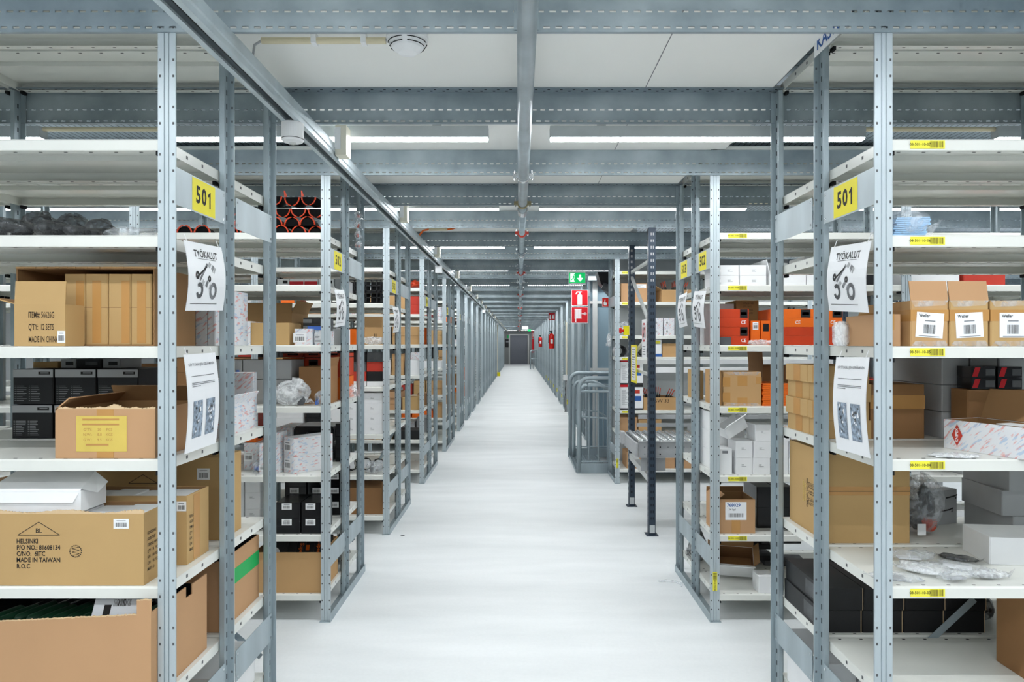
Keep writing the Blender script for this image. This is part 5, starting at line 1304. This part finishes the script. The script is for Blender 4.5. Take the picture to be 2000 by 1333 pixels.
for k, (x, y_, w_, d, m) in enumerate(((1.10, 2.00, .14, .09, 'film'), (1.215, 2.055, .14, .10, 'film_white'), (1.27, 1.975, .10, .05, 'film'), (1.35, 2.09, .15, .09, 'film'), (1.38, 2.0, .11, .05, 'film_white'), (1.24, 2.16, .13, .07, 'film'), (1.40, 2.175, .11, .05, 'film_dark'))):
    t = thing('flat_bag', f'flat clear bag of small parts lying on the knee-high right shelf, {ordn[k]} of the scatter', 'plastic bag', (x, y_, L3 + .0015 + .004 * (k % 3)), R(rnd.uniform(-40, 40)), 'flat clear bags scattered on the shelf')
    blob(w_, d, .014 + .006 * (k % 3), 60 + k, m, 20, 8, .2).build('film', t, smooth=True); MB().box((-w_ * .3, -d * .2, .001), (w_ * .2, d * .2, .006), 'paper' if k % 2 else 'grey_box').build('card', t)
    for q in (-1, 1): MB().face([(q * w_ * .4, -.02, .004), (q * w_ * .62, -.01, .02 + .008 * (k % 3)), (q * w_ * .58, .02, .002), (q * w_ * .4, .02, .008)], m).build('crumpled_edge', t)
# low shelf: long black boxes
for j in range(2):
    for k in range(4):
        x0 = 1.045 + k * .142 + .006 * j
        c = Box(f'long black carton, {["lower", "upper"][j]} row, {ordn[k]} from the aisle, low right shelf', x0, x0 + .139, 0, L2 + j * .077, 2.36, .33, 'black', px=False, h=.076, group='long black cartons in two rows')
        b = MB().box((-c.W / 2 - .0006, -.10, .012), (-c.W / 2 - .0001, -.02, .064), 'grey_soft'); b.build('label_sticker', c.t)
        MB().box((c.W / 2 - .003, -c.D / 2 - .0006, .0), (c.W / 2 - .001, -c.D / 2 - .0001, .076), 'card_light').build('worn_edge', c.t)
Box('brown carton at the right end of the low shelf', 1.505, 1.93, 0, L2, 1.955, .20, 'card_brown', px=False, h=.25)
bag('clear bag of dark goods behind the brown carton on the low shelf', 1905, 1960, 1175, L2, 2.42, .15, 'film_dark', 3, 'black', 55)
for k in range(3):
    c = Box(f'white carton low on the bottom right shelf, {ordn[k]} from the aisle', 1.045 + k * .13, 1.165 + k * .13, 0, L1, 2.36, .30, 'white', px=False, h=.20 - .03 * k, opened=k == 0, wall='white')
for k in range(2): Box(f'dark box on the bottom right shelf front, {ordn[k]} from the aisle', 1.05 + k * .2, 1.22 + k * .2, 0, L1, 2.1, .2, 'grey_soft', px=False, h=.09, simple=True)

# ================= right 502 rack =================
for j in range(2):
    for k, (a, e) in enumerate(((1372, 1404), (1406, 1443.5), (1445, 1497))):
        Box(f'white carton, upper shelf, second right rack, {["lower", "upper"][j]} row, {ordn[k]} from the aisle', a, e, 0, L6 + .0545 * j, 3.62, .24, 'white', h=.0535).sticker('f', .55 if k else .4, .45, .035, .016, 'lines')
c = Box('white carton with raised white flaps, upper shelf of the second right rack', 1503, 1574, 536, L6, 3.62, .26, 'white', opened=True, wall='white'); c.flap('b', -8, .09).flap('l', 12, .08)
Box('second white carton beside the flapped one', 1576, 1640, 536, L6, 3.62, .26, 'white'); Box('tall white carton behind the flapped one', 1570, 1620, 500, L6, 3.98, .22, 'white', h=.2)
# orange stack
zb = L5; hh = (PZ(604, 3.6) - L5) / 4 - .0006
def ce(c, u, v):
    c.text(['CE'], 'f', u, v, c.H * .55, 'white', .01)
for j in range(4):
    c = Box(f'long orange-red box, {["lowest", "second", "third", "top"][j]} of the stack nearest the aisle, second right rack', 1372, 1463, 0, zb + j * (hh + .0006), 3.60, .16, 'orange_red', h=hh, name='product_box', group='long orange-red boxes in the stack nearest the aisle')
    if j % 2: c.sticker('f', .83, .5, .04, hh * .96, 'plain', 'black'); c.sticker('f', .83, .5, .032, hh * .35, 'plain', 'red_clamp', nm='logo')
    else: ce(c, .74, .5)
    b = MB().rect((-c.W / 2 - .0006, 0, c.H / 2), (0, -1, 0), V, .05, c.H * .7, 'black' if j % 2 else 'paper'); b.build('end_label', c.t)
for k, (a, e) in enumerate(((1466, 1485), (1487, 1505))):
    c = Box(f'narrow upright orange box between the stacks, {ordn[k]} along', a, e, 627, L5, 3.62, .2, 'orange', name='product_box'); c.sticker('f', .5, .78 if k == 0 else .72, .03, .04, 'bar' if k == 0 else 'plain', 'paper' if k == 0 else 'black')
for j in range(4):
    for k, (a, e) in enumerate(((1508, 1590), (1592, 1646))):
        c = Box(f'long orange box, {["lowest", "second", "third", "top"][j]} of the {["middle", "outer"][k]} stack, second right rack', a, e, 0, zb + j * (hh + .0006), 3.60, .22, 'orange' if j > 1 else 'orange_red', h=hh, name='product_box', group='long orange boxes in the outer stacks')
        if j == 3: c.sticker('f', .8, .5, .05, hh * .9, 'plain', 'black'); c.sticker('f', .8, .5, .035, hh * .35, 'plain', 'red_clamp', nm='logo')
        if j == 2: ce(c, .55, .5)
Box('gold stencilled carton behind the orange stacks', 1438, 1482, 0, L5, 3.98, .22, 'card_gold', h=.26).text(['WP76 N- 1400', "QTY: 24 PCS", 'N.W. 8.8 KGS', 'G.W. 9.8 KGS'], 'f', .3, .93, .014, 'ink', sx=.7)
Box('white-topped carton behind the orange stack nearest the aisle', 1375, 1434, 0, L5, 3.98, .22, 'white', h=.24)
Box('folded grey pouch on the shelf front before the orange-red boxes', 1400, 1428, 659, L5, 3.572, .026, 'grey_soft', name='pouch', cat='pouch', simple=True)
bag('flat clear bag on the shelf front beside the grey pouch', 1462, 1512, 665, L5, 3.575, .03, 'film_white', None, seed=61)
# shelf with taped carton and orange envelopes
c = Box('tan carton crossed with brown tape on the second right rack', 1413, 1487, 727, L4, 3.60, .2, 'card_tan'); b = MB()
for u, v, w_, h_ in ((0, .73, .052, .3), (0, .12, .052, .24), (-.42, .70, .04, .28), (-.42, .25, .04, .28), (.43, .75, .03, .2)): b.rect((u * c.W, -c.D / 2 - .0008, v * c.H), U, V, w_, h_ * c.H, 'tape')
b.face([(-c.W / 2, -c.D / 2 - .0012, 0), (c.W / 2, -c.D / 2 - .0012, 0), (c.W / 2 - .02, -c.D / 2 - .0014, .014), (-c.W / 2 + .02, -c.D / 2 - .0014, .016)], 'film').face([(-c.W / 2, -c.D / 2 - .0012, c.H), (c.W / 2, -c.D / 2 - .0012, c.H), (c.W / 2 - .03, -c.D / 2 - .0014, c.H - .02), (-c.W / 2 + .03, -c.D / 2 - .0014, c.H - .016)], 'film')
b.build('packing_tape', c.t)
c = Box('tan stencilled carton behind the taped carton by the rack end', 1.052, 1.075, 0, L4, 3.62, .24, 'card_tan', px=False, h=.185); c.text(["SOCKET SET", 'WP-7600', '24 PCS'], 'l', .3, .8, .016, 'ink')
Box('slim gold carton on the rear deck by the rack end, second right rack', 1347, 1374, 0, L4, 4.0, .25, 'card_gold', h=.17)
for k in range(12):
    o = Box(f'orange padded envelope, {ordn[k]} from the bottom of the pile', 1489 + (k * 7 % 3), 1546 - (k * 5 % 4), 0, L4 + .0098 * k, 3.60, .24, 'orange', h=.009, simple=True, name='envelope', cat='envelope', group='orange padded envelopes in one pile')
c = Box('open brown carton with one tall flap behind the envelopes', 1490, 1545, 0, L4, 3.97, .25, 'card_brown', h=.2, opened=True); c.flap('l', 5, .08)
# white small cartons
wh = (PZ(895, 3.6) - L3) - .0008; wid = .0935
for j, rowx in enumerate(((1437, 1471, 1506, 1541), (1437, 1472, 1507, 1542), (1475, 1510, 1545))):
    for k, a in enumerate(rowx):
        Box(f'small white carton in the pile on the second right rack, {["bottom", "middle", "top"][j]} row, {ordn[k]} along', a, a + 33.5, 0, L3 + j * (wh + .0008), 3.60, .14, 'white', h=wh, group='small white cartons in a pile').sticker('f', .5, .55, .035, .018, 'lines')
for j in range(3):
    for k in range(2):
        Box(f'white carton along the rack end of the second right rack, {["bottom", "middle", "top"][j]} row, {["front", "rear"][k]}', 1.051, 1.097, 0, L3 + j * .105, 3.77 + .16 * k, .155, 'white', px=False, h=.104, group='white cartons along the rack end')
c = Box('tall white carton standing at the shelf front beside the pile', 1405, 1430, 878, L3, 3.60, .15, 'white'); c.sticker('f', .45, .88, .03, .014, 'plain', 'grey_print')
for k, (a, e) in enumerate(((1405, 1422), (1424, 1455))): Box(f'tall white carton of the rear rank, {ordn[k]} from the aisle, second right rack', a, e, 0, L3, 3.765, .15, 'white', h=.285).sticker('f', .5, .75, .035, .02, 'lines')
c = rotbox('tipped open white carton lying on top of the white pile', 1.15, 3.66, L3 + 2 * wh + .018, .13, .09, .06, 0, 'white', opened=True, wall='white'); c.t.rotation_euler = (R(8), R(-30), R(12)); c.t.location.z = L3 + .222; c.flap('f', 55, .06)
# low shelf
c = Box('open tan carton with a white label numbered in blue marker', 1.04, 1.243, 0, L2, 3.595, .2, 'card_pink', opened=True, px=False, h=PZ(976, 3.6) - L2)
b = MB(); o = Vector((.0, -c.D / 2 - .001, c.H * .66)); b.rect(o, U, V, .112, .095, 'paper')
b.text('768029', o + Vector((-.012, -.0004, .03)), U, V, .024, 'ink_blue', .02); b.text('34 kpl', o + Vector((-.02, -.0004, .008)), U, V, .015, 'ink', .0)
b.barcode(o + Vector((0, -.0004, -.022)), U, V, .075, .02, 'ink', 18, 4); b.build('label_sticker', c.t); MB().rect((0, -c.D / 2 - .0008, c.H * .2), U, V, .045, c.H * .4, 'tape').build('packing_tape', c.t)
c.flap('l', -55, .05).flap('b', -8, .03)
for k, (a, e) in enumerate(((1478, 1512), (1514, 1548))):
    for j in range(2): Box(f'glossy black carton behind the open labelled carton, {["lower", "upper"][j]}, {ordn[k]} along', a, e, 0, L2 + j * .112, 3.70, .22, 'blackgloss', h=.111, simple=True)
# bottom shelf
c = rotbox('open white carton with brown inside flaps on the bottom shelf, second right rack', 1.215, 3.845, L1, .19, .12, .115, -14, 'white', opened=True, wall='card_brown'); c.t.rotation_euler = (R(42), 0, R(-14)); c.t.location.z = L1 + .055; c.flap('f', 40, .06, 'white').flap('l', 50, .07, 'card_brown').flap('b', 15, .06, 'card_brown').flap('r', 30, .05, 'card_brown')
Box('small white carton at the front of the bottom shelf, second right rack', 1482, 1516, 1127, L1, 3.58, .10, 'white')
for k in range(7):
    r = random.Random(70 + k); o = rotbox(f'black retail package heaped on the bottom shelf, {ordn[k]} of the heap', 1.30 + r.uniform(-.02, .3), 4.08 + .01 * k, L1 + .002 + .030 * k, .24, .14, .028, r.uniform(-12, 12), ('grey_soft', 'black')[k % 2], name='package', cat='package')
    o.sticker('f', .3, .5, .05, .016, 'plain', 'orange' if k % 3 == 0 else 'grey_box')
bag('wrinkled clear bag of dark parts by the aisle end of the bottom shelf', 1355, 1385, 1045, L1, 4.03, .2, 'film_dark', 3, 'black', 81)

# ================= rack beyond the conveyor =================
q = LVR
Box('tan carton with a white label on the high shelf beyond the conveyor', 1213, 1264, 554, q[5], 7.12, .3, 'card_pink').sticker('f', .78, .85, .1, .04, 'lines')
c = Box('open tan carton bristling with black tools on the high shelf beyond the conveyor', 1292, 1350, 566, q[5], 7.12, .3, 'card_tan', opened=True); c.flap('l', 60, .08)
HT = MB().tube([(0, 0, 0), (.002, 0, .1), (.006, 0, .16)], [.014, .011, .005], 'black', 8).tube([(.006, 0, .16), (.01, 0, .22)], .005, 'orange_red', 6).mesh('hand_tool')
for k in range(9): tag(link(HT, 'hand_tool', None, (c.t.location.x + (k % 3 - 1) * .06, 7.26 + (k // 3 - 1) * .055, q[5] + .012), (-(k // 3 - 1) * .2, (k % 3 - 1) * .3, 0)), 'black handled hand tool standing in the high open carton', 'hand tool', 'black tools in the high open carton')
for j in range(2):
    for k, (a, e) in enumerate(((1276, 1295), (1297, 1317))): Box(f'small white box with red print, {["lower", "upper"][j]} {ordn[k]}, by the no-climbing sign', a, e, 0, q[4] + .092 * j, 7.12, .2, 'pattern_print', h=.091, group='small red and white boxes').sticker('f', .3, .5, .03, .04)
c = Box('open tan carton with raised flaps beyond the dark rack', 1294, 1330, 690, q[3], 7.12, .3, 'card_tan', opened=True); c.flap('f', -6, .10).flap('r', 20, .07)
c = Box('white and blue box beside the open tan carton beyond the dark rack', 1272, 1292, 664, q[3], 7.12, .25, 'white', name='product_box'); c.sticker('f', .5, .1, .12, .03, 'plain', 'ink_blue').sticker('f', .5, .85, .08, .03, 'plain', 'label_yellow')
for k, x in enumerate((1212, 1255)):
    t = thing('sleeve_roll', f'grey rolled sleeve lying on the shelf beyond the conveyor, {ordn[k]} from the aisle', 'roll', (PX(x, 7.2), 7.15, q[3] + .061)); MB().tube([(0, 0, 0), (0, .25, 0)], .06, 'grey_box', 18, False).tube([(0, 0, 0), (0, .25, 0)], .045, 'grey_soft', 18, False).build('roll', t)
bag('clear bag hung on the end upright beyond the conveyor', 1186, 1195, 655, 1.42, 7.3, .1, 'film_white', None, seed=91)
bag('clear bag with wires on the shelf beyond the conveyor', 1210, 1232, 632, q[4], 7.14, .12, 'film', 2, 'white', 92)
for j in range(2):
    for k, (a, e) in enumerate(((1211, 1232.5), (1234, 1256))):
        h_ = .262; c = Box(f'tall white product box with {["text list", "red picture"][k]}, {["lower", "upper"][j]} row beyond the conveyor', a, e, 0, q[2] + .001 + j * (h_ + .001), 7.12, .2, 'white', h=h_, name='product_box')
        c.sticker('f', .5, .95, c.W * .98, .026, 'plain', 'red' if k == 0 else 'black'); c.sticker('f', .5, .03, c.W * .98, .016, 'plain', 'black', nm='base_band')
        if k == 0: c.sticker('f', .5, .48, c.W * .8, .19, 'lines')
        else: c.sticker('f', .45, .72, .06, .035, 'plain', 'red_clamp', nm='picture'); c.sticker('f', .5, .45, .08, .05, 'plain', 'ink_blue', nm='panel')
c = Box('open tan carton marked by hand, full of black and red tools beyond the conveyor', 1257, 1321, 777, q[2], 7.12, .3, 'card_tan', opened=True); c.text(['SW 33'], 'f', .35, .72, .055, 'ink_brown', sx=1.0, nm='handwriting')
for k in range(9): tag(link(HT, 'hand_tool', None, (c.t.location.x + (k % 3 - 1) * .065, 7.26 + (k // 3 - 1) * .055, q[2] + .012), (-(k // 3 - 1) * .25, (k % 3 - 1) * .4, 0)), 'black and red hand tool in the hand-marked carton', 'hand tool', 'tools in the hand-marked carton')
Box('tan carton low beyond the conveyor nearest the aisle', 1209, 1245, 816, q[1], 7.12, .3, 'card_pink'); Box('tan carton low beyond the conveyor, second from the aisle', 1247, 1292, 820, q[1], 7.12, .3, 'card_tan')
for k, (a, e) in enumerate(((1224, 1262), (1298, 1318), (1322, 1352))): Box(f'tan carton on the bottom shelf beyond the conveyor, {ordn[k]} from the aisle', a, e, 884, q[0], 7.12, .3, 'card_pink', simple=True)

# ================= left 503 rack, end nearest the aisle =================
for k in range(6):
    t = thing('crate', f'black slatted crate on the upper shelf of the third left rack, {ordn[k % 3]} column, {["lower", "upper"][k // 3]}', 'crate', (-1.115 - (k % 3) * .13, 5.32, L6 + .001 + (k // 3) * .092))
    b = MB()
    for xx in (-.062, -.02, .022, .054): b.box((xx, -.1, 0), (xx + .008, -.096, .09), 'black')
    for zz in (0, .04, .082): b.box((-.062, -.1, zz), (.062, -.096, zz + .008), 'black')
    b.build('front_grid', t); MB().box((-.062, -.095, .0), (.062, .1, .004), 'black').box((-.062, .096, 0), (.062, .1, .09), 'black').build('tray', t)
Box('tan carton with upright-arrow print on the third left rack', 712, 747, 619, L5, 5.29, .25, 'card_tan').text(['II', ], 'f', .55, .3, .05, 'ink')
bag('crumpled white film in front of the arrow carton, third left rack', 708, 750, 660, L5, 5.19, .05, 'film_white', None, seed=95)
for j in range(3):
    for k in range(3):
        Box(f'{["black", "red", "dark"][(j + k) % 3]} box on the waist-high shelf, third left rack, {["bottom", "middle", "top"][j]} row, {ordn[k]} from the aisle', -1.17 - k * .135, -1.04 - k * .135, 0, L4 + .075 * j + .04, 5.24, .24, ['black', 'red_clamp', 'grey_soft'][(j + k) % 3], px=False, h=.073, name='product_box', simple=True)
for k in range(3): Box(f'flat white box under the dark boxes, third left rack, {ordn[k]} from the aisle', -1.17 - k * .135, -1.04 - k * .135, 0, L4, 5.24, .24, 'white', px=False, h=.0385, simple=True)
for j in range(4):
    for k in range(3):
        Box(f'white carton in the four-high stack, third left rack, {["bottom", "second", "third", "top"][j]}, {ordn[k]} from the aisle', -1.195 - k * .160, -1.04 - k * .160, 0, L3 + .0785 * j, 5.21, .26, 'white', px=False, h=.078, group='white cartons stacked four high').sticker('f', .5, .5, .04, .02, 'lines')
for k in range(4):
    t = thing('wire_coil', f'black wire coil on the low shelf, third left rack, {ordn[k]} from the aisle', 'wire coil', (-1.10 - k * .11, 5.35 + .03 * (k % 2), L2 + .052), 0, None, (R(75), 0, R(20 * k)))
    MB().tube([(.045 * math.cos(a * .6), .045 * math.sin(a * .6), .003 * a - .02) for a in range(22)], .004, 'black', 6).build('coil', t); MB().box((-.02, -.03, .0), (.03, .035, .002), 'paper').build('tag', t)
bag('crumpled clear bag of pale sheets at the front of the low shelf, third left rack', 712, 746, 905, L2, 5.2, .1, 'film', 2, 'white', 97)
Box('long tan carton at the bottom of the third left rack', -1.46, -1.05, 0, L1, 5.24, .3, 'card_brown', px=False, h=.2)

# ================= other goods: shelves seen through the racks =================
LN = ['bottom', 'low', 'knee-high', 'waist-high', 'eye-level', 'upper', 'top']
KINDS_ = [('tan carton', 'card_tan', 'carton'), ('white carton', 'white', 'carton'), ('gold carton', 'card_gold', 'carton'), ('brown carton', 'card_brown', 'carton'), ('orange box', 'orange', 'product_box'),
          ('white patterned box', 'pattern_print', 'carton'), ('black box', 'black', 'product_box'), ('grey box', 'grey_box', 'carton'), ('pinkish tan carton', 'card_pink', 'carton'), ('red box', 'red_clamp', 'product_box')]
def fill(key, lv, x0, x1, deck, seed, maxh=.24, zl=None, skip=.12, n=9):
    t, sx, X, ya, yc = RACKS[key]; r = random.Random(seed); mid = (ya + yc) / 2
    yb = ya + .03 if deck == 'front' else mid + .03
    dmax = (yc - ya) / 2 - .06
    x = x0; i = 0; idx = int(key[1:])
    side = 'left' if sx < 0 else 'right'; z = (LV if zl is None else zl)[lv]
    while x < x1 - .1:
        nm, m, on = r.choice(KINDS_); w_ = min(r.uniform(.11, .3), x1 - x)
        if r.random() > skip:
            cols = r.choice((1, 1, 2, 3)); h = r.uniform(.08, maxh)
            if cols > 1: h = maxh / cols * .92
            for c_ in range(cols if cols * h < maxh else 1):
                a, e = (sx * x, sx * (x + w_ - .008)); a, e = min(a, e), max(a, e)
                st = '' if cols == 1 else [', lowest', ', second up', ', third up'][c_]
                b = Box(f'{nm}, {LN[lv]} {deck} shelf, {ordn[idx]} {side} rack, {ordn[i]} from aisle{st}', a, e, 0, z + c_ * (h + .001), yb + r.uniform(0, .02), min(dmax, r.uniform(.2, .34)), m, px=False, h=h, name=on, simple=True, group=f'goods on the {ordn[idx]} {side} rack')
        x += w_ + r.uniform(0, .03); i += 1
        if x < x0 + 1.0 - .0 and x % 1.0 > .93: x += .12
# third left rack beyond the modelled end, fourth and on
sd = 200
for lv in range(1, 6):
    for key, xa, xb, dk in (('L2', 1.52, 1.97, 'front'), ('L2', 2.05, 2.95, 'front'), ('L1', 2.05, 2.4, 'front'), ('L3', 1.04, 1.97, 'front'), ('L3', 2.05, 2.95, 'front'), ('L4', 1.04, 1.6, 'front'), ('L5', 1.04, 1.35, 'front'), ('L6', 1.04, 1.4, 'front'), ('L7', 1.04, 1.35, 'front')):
        sd += 1
        if key == 'L2' and xa < 2 and lv in (5,): continue
        fill(key, lv, xa, xb, dk, sd, .2 if lv != 3 else .24, skip=.1)
for lv in range(0, 7):
    for key, xa, xb, dk in ((('R1', 1.70, 1.97, 'front'), ('R1', 2.05, 2.6, 'front')) if lv < 6 else ()) + (('R6', 1.04, 1.4, 'front'), ('R7', 1.04, 1.4, 'front'), ('R4', 1.04, 1.3, 'front'), ('R5', 1.04, 1.3, 'front')):
        sd += 1; fill(key, lv, xa, xb, dk, sd, .2)
for lv in (1, 2, 4): sd += 1; fill('L3', lv, 1.04, 1.97, 'rear', sd, .2)
fill('L0', 2, 1.6, 1.97, 'rear', 900, .2)

bag('heap of rust coloured cloth on the top shelf of the fourth left rack', 796, 822, 549, L7, 7.12, .3, 'orange_red', None, seed=120, name='cloth_heap', rough=.3)
t = thing('film_scrap', 'curled scrap of clear film lying on the aisle floor by the second right rack', 'film scrap', (PX(1318, 4.1), 4.12, .001))
MB().tube([(-.09, .03, .004), (-.04, .035, .006), (.01, .02, .008), (.04, -.02, .006), (.03, -.06, .004)], [.003, .008, .007, .009, .003], 'film', 8).build('film', t, smooth=True)
tag(MB().prism([(-.014, -.006), (.012, -.008), (.016, .004), (-.006, .007)], 0, .003, 'grey_soft').build('paper_scrap', None, (PX(786, 5.15), 5.15, .0005)), 'tiny dark scrap on the floor near the third left rack', 'scrap')
